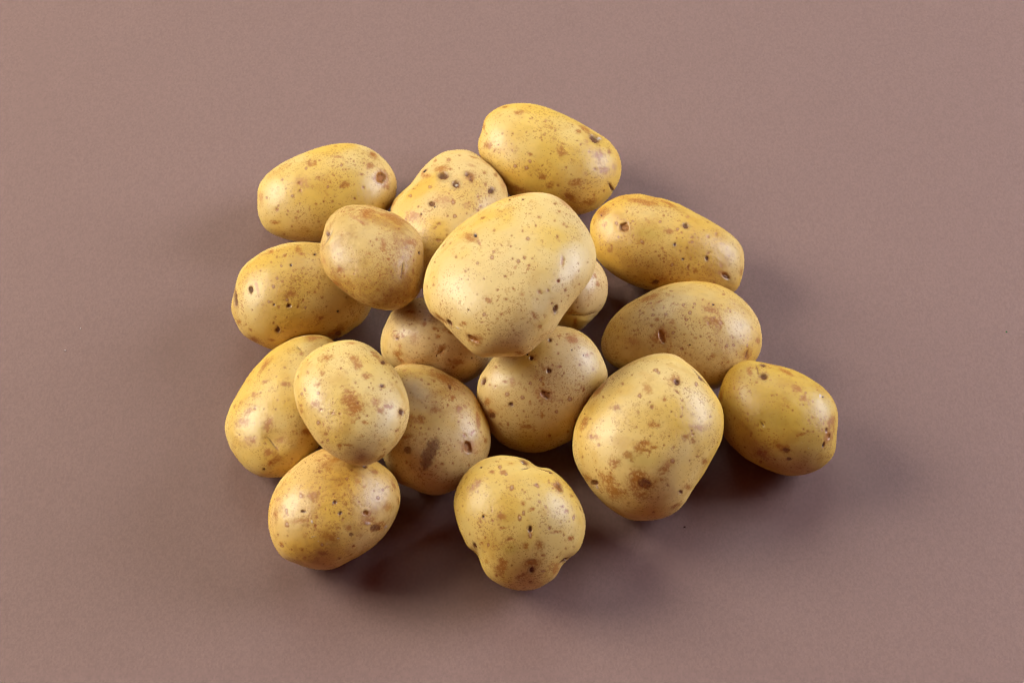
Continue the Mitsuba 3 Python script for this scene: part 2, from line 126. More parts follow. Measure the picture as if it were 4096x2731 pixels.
MARKS = {
 'F': [('b', -16.9, 14.4, np.float64(3.79), np.float64(1.99), -15), ('k', -14.7, 15.6, np.float64(0.85), np.float64(0.85), 0), ('c', -28.3, -20.5, 2.9, 0.35, -27), ('s', -13.1, 12.8, np.float64(0.66), np.float64(2.13), 25), ('s', -11.7, 23.2, np.float64(1.42), np.float64(0.66), 15), ('s', -6.7, 17.7, np.float64(0.76), np.float64(0.76), 0), ('s', 5.1, 17.3, np.float64(0.52), np.float64(0.71), 0), ('r', 7.3, 14.1, np.float64(0.76), np.float64(0.76), 0), ('s', 19.6, 14.8, np.float64(0.85), np.float64(0.85), 0), ('p', 22.5, 20.1, np.float64(1.23), np.float64(1.14), 0), ('s', 23.9, 19.4, np.float64(0.66), np.float64(0.66), 0), ('s', 18.7, 21.7, np.float64(0.66), np.float64(0.66), 0), ('s', 12.0, 23.4, np.float64(0.66), np.float64(0.66), 0), ('s', 20.8, 25.8, np.float64(0.66), np.float64(0.66), 0), ('s', 19.1, 29.3, np.float64(1.04), np.float64(0.57), 0), ('p', 23.4, 29.3, np.float64(4.03), np.float64(1.04), -40), ('s', 8.2, 24.8, np.float64(0.85), np.float64(0.38), 0), ('s', -5.3, 26.6, np.float64(0.57), np.float64(0.38), 0), ('k', -0.3, 31.1, np.float64(0.43), np.float64(0.43), 0), ('k', 5.4, 31.2, np.float64(0.57), np.float64(0.38), 0), ('b', 3.0, 32.9, np.float64(4.74), np.float64(0.57), 12), ('r', -7.6, 6.3, np.float64(0.81), np.float64(0.81), 0), ('r', -7.0, 8.5, np.float64(0.57), np.float64(0.57), 0), ('r', -13.5, 4.0, np.float64(0.62), np.float64(0.62), 0), ('s', -18.6, 0.5, np.float64(0.62), np.float64(0.62), 0), ('s', -17.3, 1.3, np.float64(0.57), np.float64(0.57), 0), ('s', -22.6, 6.6, np.float64(0.76), np.float64(0.76), 0), ('s', 0.9, 5.7, np.float64(0.52), np.float64(0.52), 0), ('r', 3.2, 4.8, np.float64(0.71), np.float64(0.71), 0), ('s', 5.8, 6.1, np.float64(0.95), np.float64(0.95), 0), ('s', 9.2, 5.9, np.float64(0.66), np.float64(0.47), 0), ('s', 7.5, 2.9, np.float64(0.85), np.float64(0.85), 0), ('p', 1.9, 2.0, np.float64(0.95), np.float64(0.95), 0), ('s', -2.2, -1.5, np.float64(0.76), np.float64(0.76), 0), ('s', -10.8, -2.5, np.float64(0.47), np.float64(0.47), 0), ('s', 21.7, 4.9, np.float64(0.95), np.float64(2.09), 0), ('s', 28.1, 3.7, np.float64(0.57), np.float64(0.57), 0), ('s', 28.4, 0.7, np.float64(0.47), np.float64(0.66), 0), ('s', 32.2, 4.2, np.float64(0.47), np.float64(0.47), 0), ('k', 19.8, -3.6, np.float64(0.57), np.float64(0.57), 0), ('s', 19.8, -3.6, np.float64(0.85), np.float64(0.85), 0), ('s', 22.7, -7.2, np.float64(0.85), np.float64(1.23), 0), ('s', 24.1, -9.6, np.float64(0.57), np.float64(0.57), 0), ('s', -5.3, -7.2, np.float64(0.66), np.float64(0.66), 0), ('s', -5.3, -11.4, np.float64(0.66), np.float64(0.66), 0), ('s', -1.8, -10.9, np.float64(0.76), np.float64(0.76), 0), ('s', 1.1, -6.4, np.float64(0.66), np.float64(0.66), 0), ('p', 4.7, -9.1, np.float64(1.52), np.float64(0.95), -15), ('s', 12.0, -8.0, np.float64(1.23), np.float64(1.23), 0), ('s', 15.6, -7.4, np.float64(0.66), np.float64(0.66), 0), ('e', 18.6, -14.8, np.float64(1.04), np.float64(1.8), -10), ('s', 17.0, -12.6, np.float64(0.57), np.float64(0.57), 0), ('b', -8.9, -11.4, np.float64(2.61), np.float64(1.33), -38), ('s', -13.6, -9.0, np.float64(0.47), np.float64(0.47), 0), ('k', -17.2, -15.3, np.float64(0.47), np.float64(0.33), 0), ('r', -10.8, -17.0, np.float64(0.57), np.float64(0.57), 0), ('s', 7.0, -20.4, np.float64(0.47), np.float64(0.47), 0), ('s', -32.1, -5.1, np.float64(0.57), np.float64(0.57), 0), ('s', -31.9, 4.4, np.float64(0.52), np.float64(0.52), 0), ('s', -20.2, -2.7, np.float64(0.38), np.float64(0.38), 0), ('b', -30.0, -18.7, np.float64(4.27), np.float64(1.14), -42), ('d', -29.8, -19.7, np.float64(3.79), np.float64(1.42), -40), ('e', -25.3, -20.9, np.float64(1.61), np.float64(0.85), -45), ('w', -21.7, -22.8, np.float64(1.14), np.float64(0.38), -35), ('e', -15.1, -27.5, np.float64(2.37), np.float64(1.04), -30), ('b', -14.6, -28.0, np.float64(4.03), np.float64(2.13), -25), ('s', -35.0, -5.7, np.float64(0.38), np.float64(0.57), 0), ('d', -13.6, 10.6, np.float64(2.37), np.float64(3.79), 0), ('b', 9.6, -17.4, np.float64(0.95), np.float64(2.37), 30), ('b', -18.9, -21.1, np.float64(1.9), np.float64(0.95), 0), ('b', 12.0, -22.3, np.float64(1.42), np.float64(1.42), 0), ('s', -25.4, 12.3, np.float64(0.47), np.float64(0.47), 0), ('s', -28.3, 11.6, np.float64(1.42), np.float64(0.38), 50), ('s', 10.6, 19.4, np.float64(0.47), np.float64(0.76), 0), ('s', 0.6, 15.4, np.float64(0.38), np.float64(0.38), 0), ('s', 4.0, 9.8, np.float64(0.28), np.float64(0.28), 0), ('s', -3.6, 11.3, np.float64(0.38), np.float64(0.76), 25), ('b', 3.4, -33.0, np.float64(1.9), np.float64(1.19), 0), ('s', 28.6, -4.8, np.float64(0.57), np.float64(0.57), 0), ('s', 1.3, -23.5, np.float64(0.66), np.float64(0.66), 0), ('s', -11.5, -20.2, np.float64(0.95), np.float64(0.47), 0)],
 'L': [('b', 8.8, 24.3, np.float64(3.0), np.float64(2.81), -30), ('e', 9.9, 23.1, np.float64(1.35), np.float64(1.16), -30), ('s', 10.1, 19.4, np.float64(2.66), np.float64(0.58), -38), ('r', -5.0, 16.3, np.float64(0.68), np.float64(0.68), 0), ('s', -0.7, 14.0, np.float64(0.63), np.float64(0.63), 0), ('s', 0.4, 12.1, np.float64(1.16), np.float64(1.16), 0), ('s', 8.5, 10.9, np.float64(0.53), np.float64(0.53), 0), ('s', 12.7, 9.2, np.float64(0.73), np.float64(0.73), 0), ('O', -2.2, 19.9, np.float64(2.18), np.float64(2.9), 30), ('r', 0.6, 27.6, np.float64(0.77), np.float64(0.77), 0), ('r', 1.9, 26.6, np.float64(0.68), np.float64(0.68), 0), ('s', -9.0, 24.8, np.float64(0.39), np.float64(0.39), 0), ('s', -17.0, 22.6, np.float64(0.58), np.float64(0.58), 0), ('s', -20.2, 14.7, np.float64(0.68), np.float64(0.68), 0), ('s', -24.5, 5.2, np.float64(0.48), np.float64(0.48), 0), ('s', -27.3, 7.1, np.float64(0.48), np.float64(0.48), 0), ('s', -28.1, -2.5, np.float64(0.48), np.float64(0.48), 0), ('s', -20.0, -5.2, np.float64(0.87), np.float64(0.87), 0), ('s', -26.5, -10.8, np.float64(0.48), np.float64(0.48), 0), ('s', -5.2, 3.4, np.float64(0.48), np.float64(0.48), 0), ('s', 0.7, 0.3, np.float64(0.58), np.float64(0.58), 0), ('s', 8.4, 0.9, np.float64(0.48), np.float64(0.48), 0), ('s', 12.7, 15.8, np.float64(0.87), np.float64(0.53), -20), ('s', 12.9, 13.0, np.float64(0.68), np.float64(0.68), 0), ('b', 5.2, 15.7, np.float64(1.21), np.float64(1.21), 0), ('e', 19.7, 26.1, np.float64(1.26), np.float64(0.58), -48), ('c', 19.8, 26.6, 6.7, 0.35, -42), ('b', -1.3, -19.3, np.float64(8.22), np.float64(4.84), 0), ('b', -2.6, -16.0, np.float64(5.32), np.float64(3.87), 0), ('D', 0.1, -19.2, np.float64(2.9), np.float64(2.18), 0), ('b', -8.0, -8.7, np.float64(3.14), np.float64(1.94), 0), ('s', -0.8, -5.9, np.float64(1.21), np.float64(0.77), 0), ('s', 1.0, -6.5, np.float64(0.77), np.float64(0.77), 0), ('r', 10.5, -9.1, np.float64(0.97), np.float64(0.97), 0), ('b', 7.4, -13.2, np.float64(3.63), np.float64(2.42), 45), ('p', 8.6, -10.7, np.float64(3.39), np.float64(2.18), 45), ('s', -5.8, -10.7, np.float64(1.16), np.float64(0.68), -30), ('e', -20.6, -21.2, np.float64(1.55), np.float64(1.26), 0), ('w', -19.4, -22.8, np.float64(1.16), np.float64(0.87), -40), ('b', -14.9, -19.0, np.float64(4.11), np.float64(2.66), 0), ('b', -12.1, -23.6, np.float64(7.26), np.float64(3.39), -25), ('p', 19.8, 5.3, np.float64(4.6), np.float64(1.69), 0), ('s', 18.2, 2.3, np.float64(0.68), np.float64(0.68), 0), ('b', 18.4, -0.2, np.float64(1.45), np.float64(1.45), 0), ('s', 20.6, -6.5, np.float64(0.68), np.float64(0.68), 0), ('s', 17.8, -8.4, np.float64(0.58), np.float64(0.58), 0), ('s', 9.5, -19.3, np.float64(0.68), np.float64(0.68), 0), ('e', 14.9, -21.7, np.float64(0.82), np.float64(0.82), 0), ('b', 18.0, -19.5, np.float64(2.18), np.float64(1.69), 0), ('s', -5.9, -27.9, np.float64(0.68), np.float64(0.39), 0), ('s', -1.2, -27.3, np.float64(0.68), np.float64(0.39), 0), ('s', 4.7, -30.9, np.float64(0.58), np.float64(0.58), 0), ('s', 6.1, -24.5, np.float64(0.48), np.float64(0.48), 0), ('s', -20.3, -15.6, np.float64(0.58), np.float64(0.58), 0), ('b', -24.1, -19.3, np.float64(2.9), np.float64(1.94), -50), ('s', -12.5, 20.8, np.float64(0.87), np.float64(0.87), 0), ('b', -22.4, 17.3, np.float64(4.35), np.float64(1.74), 48), ('b', -27.0, 3.2, np.float64(1.94), np.float64(3.87), -20), ('b', -23.1, -2.3, np.float64(2.42), np.float64(1.45), 0), ('b', -13.1, -12.1, np.float64(2.42), np.float64(2.42), 0), ('b', 1.0, 5.1, np.float64(2.9), np.float64(1.45), 0), ('b', -1.3, -2.8, np.float64(2.9), np.float64(1.45), 0), ('b', -3.5, -5.4, np.float64(2.9), np.float64(2.9), 0), ('s', 10.7, -3.5, np.float64(0.68), np.float64(0.68), 0), ('b', 2.7, -4.4, np.float64(1.94), np.float64(0.97), 0), ('b', 14.9, 1.0, np.float64(1.94), np.float64(1.94), 0), ('s', 17.5, 3.9, np.float64(0.48), np.float64(0.48), 0), ('r', 24.7, 10.3, np.float64(0.44), np.float64(0.44), 0), ('r', 17.9, 23.3, np.float64(0.68), np.float64(0.87), 0), ('s', 22.0, 17.8, np.float64(0.29), np.float64(0.29), 0), ('s', 20.2, 9.5, np.float64(0.34), np.float64(0.34), 0), ('s', 24.9, 2.6, np.float64(0.29), np.float64(0.29), 0), ('s', 25.6, -3.4, np.float64(0.44), np.float64(0.44), 0), ('s', 28.7, 0.0, np.float64(0.39), np.float64(0.39), 0), ('s', -3.9, -21.0, np.float64(0.68), np.float64(0.68), 0), ('b', -1.4, -24.2, np.float64(3.39), np.float64(1.94), 0), ('b', 13.4, -27.7, np.float64(2.9), np.float64(1.21), 30), ('b', 23.9, -8.4, np.float64(1.94), np.float64(1.45), 0), ('b', -14.0, 10.7, np.float64(2.42), np.float64(1.94), 0), ('g', -1.6, -10.1, np.float64(11.61), np.float64(5.81), 0)],
 'D': [('e', 21.2, 9.9, np.float64(2.69), np.float64(1.5), -35), ('d', 21.2, 10.0, np.float64(4.12), np.float64(2.62), -35), ('w', 23.6, 10.0, np.float64(1.12), np.float64(0.67), -30), ('b', 16.1, 14.4, np.float64(4.12), np.float64(1.5), -33), ('p', 17.3, 8.1, np.float64(1.68), np.float64(1.68), 0), ('s', -21.3, 23.7, np.float64(1.87), np.float64(0.6), 12), ('p', -1.5, 17.4, np.float64(0.94), np.float64(0.94), 0), ('s', 2.7, 13.0, np.float64(0.67), np.float64(0.37), 50), ('r', -8.7, -1.4, np.float64(0.75), np.float64(0.75), 0), ('r', -15.4, -3.9, np.float64(0.82), np.float64(0.82), 0), ('r', -10.1, -4.4, np.float64(0.75), np.float64(0.75), 0), ('s', -3.0, -3.3, np.float64(0.52), np.float64(0.52), 0), ('s', 8.0, -3.9, np.float64(0.75), np.float64(0.75), 0), ('s', 21.3, -4.4, np.float64(0.82), np.float64(0.82), 0), ('p', 16.9, -6.3, np.float64(1.12), np.float64(1.12), 0), ('s', 18.7, 3.4, np.float64(0.75), np.float64(0.75), 0), ('s', 14.6, 6.7, np.float64(0.6), np.float64(0.6), 0), ('s', 12.8, 8.5, np.float64(0.67), np.float64(0.37), 0), ('b', 5.8, 3.0, np.float64(2.81), np.float64(2.06), 0), ('b', 12.5, -10.7, np.float64(4.12), np.float64(2.25), 10), ('b', -2.5, -8.7, np.float64(2.25), np.float64(1.31), -20), ('D', 10.0, -17.5, np.float64(2.25), np.float64(1.31), -30), ('b', 10.0, -17.5, np.float64(5.61), np.float64(2.25), -25), ('b', 19.4, -19.9, np.float64(3.74), np.float64(2.25), 0), ('s', 21.2, -16.3, np.float64(0.75), np.float64(0.75), 0), ('s', 25.7, -14.4, np.float64(0.67), np.float64(0.67), 0), ('s', 4.6, -12.3, np.float64(0.94), np.float64(0.94), 0), ('b', 0.5, -12.4, np.float64(2.25), np.float64(1.68), 0), ('p', 30.3, -3.3, np.float64(1.68), np.float64(3.37), 0), ('e', 29.8, -13.7, np.float64(0.6), np.float64(3.55), 32), ('b', -30.6, 13.9, np.float64(0.6), np.float64(2.62), 15), ('s', -21.7, 11.1, np.float64(0.6), np.float64(0.6), 0), ('s', -16.9, 11.2, np.float64(0.67), np.float64(0.67), 0), ('s', -17.4, 6.5, np.float64(0.52), np.float64(0.52), 0), ('s', -23.4, 6.0, np.float64(0.6), np.float64(0.6), 0), ('s', -25.2, 3.2, np.float64(0.52), np.float64(0.52), 0), ('b', -28.3, 5.4, np.float64(2.62), np.float64(1.87), 0), ('s', -10.6, 12.0, np.float64(0.52), np.float64(0.52), 0), ('s', -8.1, 18.5, np.float64(0.52), np.float64(0.52), 0), ('b', -14.7, 21.1, np.float64(3.37), np.float64(1.31), 0), ('p', -18.6, 19.1, np.float64(0.6), np.float64(0.6), 0), ('s', 0.8, 2.2, np.float64(0.52), np.float64(0.52), 0), ('s', 10.6, 15.9, np.float64(0.82), np.float64(0.37), -25), ('s', 4.5, 15.5, np.float64(0.67), np.float64(0.37), 0), ('s', -9.5, 24.1, np.float64(0.52), np.float64(0.3), 0), ('b', -8.7, 2.0, np.float64(2.25), np.float64(0.82), -30), ('b', -13.3, -14.5, np.float64(5.99), np.float64(1.68), -20), ('s', -29.1, 11.0, np.float64(0.45), np.float64(0.75), 0), ('b', 25.1, -5.2, np.float64(3.37), np.float64(2.62), 0), ('b', 23.1, 2.2, np.float64(2.99), np.float64(2.62), 0), ('b', 27.9, 3.4, np.float64(1.5), np.float64(1.5), 0), ('b', 13.5, 12.8, np.float64(1.5), np.float64(1.5), 0)],
 'G': [('e', -19.0, 7.3, np.float64(2.1), np.float64(2.1), 0), ('r', -22.8, 9.0, np.float64(0.73), np.float64(0.73), 0), ('p', -20.4, 10.8, np.float64(1.38), np.float64(0.51), 15), ('p', -19.2, 7.3, np.float64(3.08), np.float64(2.72), 0), ('e', 8.2, 10.2, np.float64(1.52), np.float64(1.31), -20), ('s', 6.6, 7.1, np.float64(0.73), np.float64(0.73), 0), ('s', 18.7, 6.3, np.float64(0.87), np.float64(0.87), 0), ('s', 22.3, 7.9, np.float64(0.8), np.float64(0.94), 0), ('s', 11.5, 5.4, np.float64(0.58), np.float64(0.58), 0), ('r', 11.5, 3.2, np.float64(0.51), np.float64(0.51), 0), ('e', 4.0, 1.5, np.float64(0.69), np.float64(0.94), 0), ('s', 9.4, 0.5, np.float64(0.87), np.float64(0.65), 30), ('s', -1.4, -0.4, np.float64(0.65), np.float64(0.65), 0), ('s', 6.8, -1.2, np.float64(0.47), np.float64(0.73), 0), ('k', 8.2, -4.6, np.float64(0.65), np.float64(0.54), 0), ('s', 7.2, 4.8, np.float64(0.44), np.float64(0.44), 0), ('e', 18.8, -3.3, np.float64(0.87), np.float64(1.09), 0), ('s', 19.3, -0.9, np.float64(0.73), np.float64(0.73), 0), ('s', -12.5, -6.8, np.float64(0.65), np.float64(0.65), 0), ('s', -14.9, 4.0, np.float64(0.65), np.float64(0.65), 0), ('r', -21.5, 2.9, np.float64(0.51), np.float64(0.51), 0), ('s', -19.9, 2.6, np.float64(0.51), np.float64(0.51), 0), ('r', -10.7, 1.6, np.float64(1.02), np.float64(0.73), -50), ('s', -24.3, -1.2, np.float64(0.58), np.float64(0.58), 0), ('s', -30.1, 2.7, np.float64(0.51), np.float64(0.51), 0), ('s', -4.4, -2.5, np.float64(0.91), np.float64(0.44), 20), ('s', 10.8, -8.1, np.float64(0.65), np.float64(1.38), 0), ('b', 14.0, -9.5, np.float64(1.09), np.float64(1.09), 0), ('r', 3.5, -7.6, np.float64(0.58), np.float64(1.02), -20), ('p', 25.5, -6.2, np.float64(1.09), np.float64(1.09), 0), ('e', 27.7, -10.6, np.float64(2.25), np.float64(1.09), -32), ('p', 26.0, -9.4, np.float64(3.27), np.float64(1.45), -15), ('w', 28.1, -10.7, np.float64(1.09), np.float64(0.44), -30), ('b', -1.9, -15.0, np.float64(4.72), np.float64(2.18), 25), ('D', -3.2, -15.8, np.float64(2.18), np.float64(1.09), 15), ('s', 2.9, -10.6, np.float64(0.73), np.float64(0.73), 0), ('s', -25.1, 17.3, np.float64(0.73), np.float64(0.51), 0), ('b', -29.7, 13.3, np.float64(3.27), np.float64(2.54), 20), ('k', -30.1, 12.0, np.float64(0.44), np.float64(0.44), 0), ('r', -3.5, 11.1, np.float64(0.58), np.float64(0.58), 0), ('r', 4.7, 8.6, np.float64(0.58), np.float64(0.58), 0), ('r', 12.5, 7.0, np.float64(0.4), np.float64(0.4), 0), ('p', 8.7, 14.6, np.float64(1.09), np.float64(1.09), 0), ('s', 17.9, 12.8, np.float64(0.8), np.float64(0.36), -20), ('s', -2.1, 14.1, np.float64(0.44), np.float64(0.44), 0), ('s', -6.8, 15.9, np.float64(0.36), np.float64(0.36), 0), ('b', -12.0, 19.5, np.float64(9.43), np.float64(1.81), -8), ('b', 1.0, 7.4, np.float64(3.27), np.float64(1.81), 0), ('s', 21.7, 2.4, np.float64(0.36), np.float64(0.36), 0), ('s', 27.5, 2.3, np.float64(0.36), np.float64(0.36), 0), ('s', 24.5, 3.7, np.float64(0.36), np.float64(0.36), 0), ('s', 28.6, -1.6, np.float64(0.36), np.float64(0.36), 0), ('s', -8.0, 6.0, np.float64(0.44), np.float64(0.44), 0), ('s', 23.1, -14.0, np.float64(0.51), np.float64(0.51), 0), ('s', -28.7, -3.5, np.float64(0.44), np.float64(0.44), 0), ('b', 0.7, 19.4, np.float64(3.27), np.float64(1.09), -30), ('r', -15.4, 10.5, np.float64(0.44), np.float64(0.44), 0), ('s', 11.7, -3.7, np.float64(0.44), np.float64(0.44), 0), ('s', 15.2, -6.7, np.float64(0.51), np.float64(0.51), 0), ('s', -11.9, 5.7, np.float64(0.29), np.float64(0.29), 0), ('s', -8.3, 10.3, np.float64(0.36), np.float64(0.36), 0), ('s', -7.1, -9.1, np.float64(0.51), np.float64(0.51), 0), ('b', -25.0, -3.4, np.float64(1.45), np.float64(1.45), 0), ('b', -28.2, 8.0, np.float64(1.45), np.float64(0.91), 20), ('s', 29.9, 3.9, np.float64(0.36), np.float64(0.58), 0), ('b', 34.9, -8.0, np.float64(0.91), np.float64(2.54), 0), ('g', -9.1, 5.9, np.float64(11.61), np.float64(5.44), 0), ('s', 17.4, -7.1, np.float64(0.36), np.float64(0.36), 0), ('s', 21.0, -10.4, np.float64(0.51), np.float64(0.51), 0), ('s', 32.3, -11.5, np.float64(0.51), np.float64(0.51), 0), ('s', 0.5, -3.7, np.float64(0.29), np.float64(0.29), 0)],
 'A': [('e', 25.7, 5.4, np.float64(2.29), np.float64(2.29), 0), ('b', 25.7, 5.4, np.float64(4.81), np.float64(3.52), 0), ('s', 23.0, 16.4, np.float64(1.67), np.float64(1.04), -30), ('b', 23.2, 15.9, np.float64(2.41), np.float64(1.67), -40), ('d', -5.3, 14.6, np.float64(2.59), np.float64(1.85), 0), ('b', -6.6, 14.7, np.float64(1.48), np.float64(1.67), 0), ('b', -3.9, 14.7, np.float64(0.81), np.float64(1.48), 0), ('p', -10.6, 6.2, np.float64(4.07), np.float64(3.52), 0), ('p', -30.3, 1.0, np.float64(1.41), np.float64(3.52), 0), ('s', 6.5, 2.6, np.float64(0.67), np.float64(0.67), 0), ('s', -14.9, -9.4, np.float64(0.74), np.float64(0.74), 0), ('s', -5.3, -4.1, np.float64(0.74), np.float64(0.74), 0), ('s', -1.7, -3.4, np.float64(0.59), np.float64(0.59), 0), ('s', -12.6, -3.1, np.float64(0.59), np.float64(0.59), 0), ('s', 2.2, -3.7, np.float64(0.93), np.float64(0.93), 0), ('s', -23.1, -4.9, np.float64(0.93), np.float64(0.93), 0), ('s', -11.9, 5.9, np.float64(0.93), np.float64(0.93), 0), ('s', -11.9, 2.6, np.float64(0.93), np.float64(0.93), 0), ('r', -15.6, 0.5, np.float64(0.74), np.float64(0.74), 0), ('s', -18.4, 3.9, np.float64(0.44), np.float64(0.44), 0), ('s', -19.6, 8.3, np.float64(0.67), np.float64(0.67), 0), ('s', 12.4, 2.8, np.float64(0.44), np.float64(0.44), 0), ('s', 16.6, 7.2, np.float64(0.59), np.float64(0.59), 0), ('s', 19.4, 8.0, np.float64(0.37), np.float64(0.37), 0), ('s', 13.7, 13.6, np.float64(0.52), np.float64(0.52), 0), ('s', 18.4, 12.4, np.float64(0.74), np.float64(0.74), 0), ('s', -5.0, -12.3, np.float64(0.67), np.float64(0.67), 0), ('s', -21.2, -16.6, np.float64(0.81), np.float64(0.81), 0), ('s', -10.4, -16.1, np.float64(0.56), np.float64(0.56), 0), ('s', -12.8, -14.6, np.float64(0.44), np.float64(0.44), 0), ('s', -18.8, -7.7, np.float64(0.52), np.float64(0.52), 0), ('b', -13.9, -6.8, np.float64(0.93), np.float64(0.93), 0), ('r', -27.4, 0.7, np.float64(0.52), np.float64(0.52), 0), ('s', 12.4, -3.2, np.float64(0.74), np.float64(0.74), 0), ('s', 16.9, 1.4, np.float64(0.93), np.float64(0.93), 0), ('s', 16.0, 10.8, np.float64(0.37), np.float64(0.37), 0), ('r', 0.8, 3.1, np.float64(0.52), np.float64(0.52), 0), ('r', -8.3, 12.3, np.float64(0.59), np.float64(0.59), 0), ('r', 7.8, 12.3, np.float64(0.52), np.float64(0.52), 0), ('b', 6.1, 21.5, np.float64(0.93), np.float64(0.44), 0), ('b', 6.7, 16.4, np.float64(2.59), np.float64(0.74), 0), ('s', -17.3, -13.2, np.float64(0.74), np.float64(0.74), 0), ('b', -24.5, -10.7, np.float64(2.22), np.float64(1.11), 0), ('s', 25.5, 3.6, np.float64(0.44), np.float64(0.44), 0), ('s', 28.1, -0.4, np.float64(0.44), np.float64(0.44), 0), ('s', 25.3, -6.8, np.float64(0.59), np.float64(0.59), 0), ('s', 10.9, 13.5, np.float64(0.44), np.float64(0.44), 0), ('b', 8.4, 3.3, np.float64(2.22), np.float64(1.85), 0), ('b', -3.0, 7.7, np.float64(1.48), np.float64(1.11), 0), ('b', 21.0, 11.1, np.float64(2.22), np.float64(1.85), 0), ('b', 27.1, 1.2, np.float64(2.59), np.float64(2.22), 0)],
 'K': [('e', -9.9, -1.2, np.float64(1.05), np.float64(2.98), 22), ('p', -10.0, -0.8, np.float64(2.11), np.float64(4.21), 22), ('b', -11.1, -2.0, np.float64(4.04), np.float64(4.21), -30), ('p', -22.5, -4.6, np.float64(3.86), np.float64(2.63), 0), ('r', -14.7, 7.6, np.float64(0.7), np.float64(0.53), 0), ('r', -9.1, 8.5, np.float64(0.7), np.float64(0.56), 0), ('r', 1.1, 10.1, np.float64(0.7), np.float64(0.7), 0), ('r', 2.8, 14.2, np.float64(0.7), np.float64(0.49), 0), ('s', 2.2, 12.7, np.float64(0.7), np.float64(0.7), 0), ('r', -0.1, 7.0, np.float64(0.56), np.float64(0.56), 0), ('r', 11.7, 9.2, np.float64(0.7), np.float64(0.7), 0), ('s', 9.9, 6.3, np.float64(0.88), np.float64(0.88), 0), ('s', 15.4, 7.1, np.float64(0.88), np.float64(0.88), 0), ('b', 12.3, 7.4, np.float64(4.21), np.float64(2.11), -15), ('b', 10.0, 12.4, np.float64(3.86), np.float64(1.76), -15), ('r', -5.2, 0.8, np.float64(0.56), np.float64(0.56), 0), ('s', 6.7, 0.4, np.float64(0.63), np.float64(0.63), 0), ('s', 11.0, -1.2, np.float64(0.49), np.float64(0.7), 0), ('s', 13.2, -2.5, np.float64(0.56), np.float64(0.56), 0), ('r', 18.3, -2.4, np.float64(0.6), np.float64(0.77), 0), ('r', 21.2, -1.8, np.float64(0.56), np.float64(0.56), 0), ('s', 23.8, 2.3, np.float64(0.35), np.float64(0.56), 0), ('r', -1.0, -5.6, np.float64(0.63), np.float64(0.49), 0), ('s', 3.0, -7.9, np.float64(0.63), np.float64(0.63), 0), ('k', 2.5, -3.6, np.float64(0.32), np.float64(0.32), 0), ('s', -22.2, 0.1, np.float64(0.7), np.float64(0.49), 0), ('s', -21.5, -1.4, np.float64(0.49), np.float64(0.49), 0), ('s', -24.6, -7.7, np.float64(0.7), np.float64(0.56), 0), ('s', -20.8, 8.9, np.float64(0.49), np.float64(0.49), 0), ('s', -14.9, 3.1, np.float64(0.84), np.float64(0.84), 0), ('s', 18.4, 12.7, np.float64(0.56), np.float64(0.84), 20), ('k', 10.8, 14.7, np.float64(0.63), np.float64(0.42), 0), ('s', 9.0, 14.9, np.float64(0.49), np.float64(0.49), 0), ('s', -6.8, 16.6, np.float64(0.56), np.float64(0.35), 0), ('r', 14.9, 19.7, np.float64(0.56), np.float64(0.42), 0), ('r', -16.2, 12.7, np.float64(0.42), np.float64(0.32), 0), ('b', -16.7, 15.4, np.float64(5.62), np.float64(1.58), 28), ('s', 6.1, 16.3, np.float64(0.63), np.float64(0.63), 0), ('r', 27.2, -1.6, np.float64(0.35), np.float64(0.98), 0), ('s', 17.1, -9.8, np.float64(0.49), np.float64(0.49), 0), ('s', 19.2, -9.6, np.float64(0.49), np.float64(0.49), 0), ('b', 12.7, -7.4, np.float64(1.05), np.float64(1.05), 0), ('s', -13.4, -5.4, np.float64(0.56), np.float64(0.56), 0), ('s', 28.3, 6.5, np.float64(0.42), np.float64(0.42), 0), ('b', 27.6, -5.6, np.float64(2.11), np.float64(2.81), 0), ('b', 25.3, 17.3, np.float64(1.4), np.float64(0.49), -42), ('s', -28.7, 5.1, np.float64(0.49), np.float64(0.49), 0), ('s', -26.4, 0.9, np.float64(0.63), np.float64(0.63), 0), ('r', -8.0, 18.9, np.float64(0.63), np.float64(0.28), 0), ('b', 4.3, -0.5, np.float64(1.05), np.float64(0.63), 0), ('s', 10.1, 0.8, np.float64(0.35), np.float64(0.35), 0), ('s', -0.4, 0.5, np.float64(0.28), np.float64(0.28), 0), ('b', -6.2, 5.2, np.float64(1.4), np.float64(1.4), 0), ('r', -1.9, 13.4, np.float64(0.63), np.float64(0.63), 0), ('s', -7.4, 12.6, np.float64(0.49), np.float64(0.49), 0), ('b', -12.3, 13.8, np.float64(2.11), np.float64(0.56), 30), ('b', -12.9, 5.9, np.float64(1.76), np.float64(0.88), 0), ('s', 24.2, 12.4, np.float64(0.35), np.float64(0.35), 0), ('s', 30.9, 8.8, np.float64(0.28), np.float64(0.28), 0), ('s', 30.5, 7.7, np.float64(0.28), np.float64(0.28), 0), ('s', -14.7, 10.0, np.float64(0.49), np.float64(0.49), 0), ('s', -19.1, 8.1, np.float64(1.05), np.float64(0.7), 0), ('s', -4.5, -1.2, np.float64(0.49), np.float64(0.35), 0), ('s', 22.9, -0.4, np.float64(0.28), np.float64(0.28), 0), ('b', 31.5, 1.1, np.float64(1.4), np.float64(1.4), 0), ('s', 22.6, -4.7, np.float64(0.28), np.float64(0.28), 0), ('s', -23.1, 5.6, np.float64(0.35), np.float64(0.35), 0), ('s', -28.8, -12.3, np.float64(0.49), np.float64(0.49), 0), ('c', 27.4, -5.4, 2.3, 0.35, -97), ('s', 21.6, 7.0, np.float64(0.18), np.float64(0.63), 0), ('s', 9.9, -14.9, np.float64(0.56), np.float64(0.56), 0)],
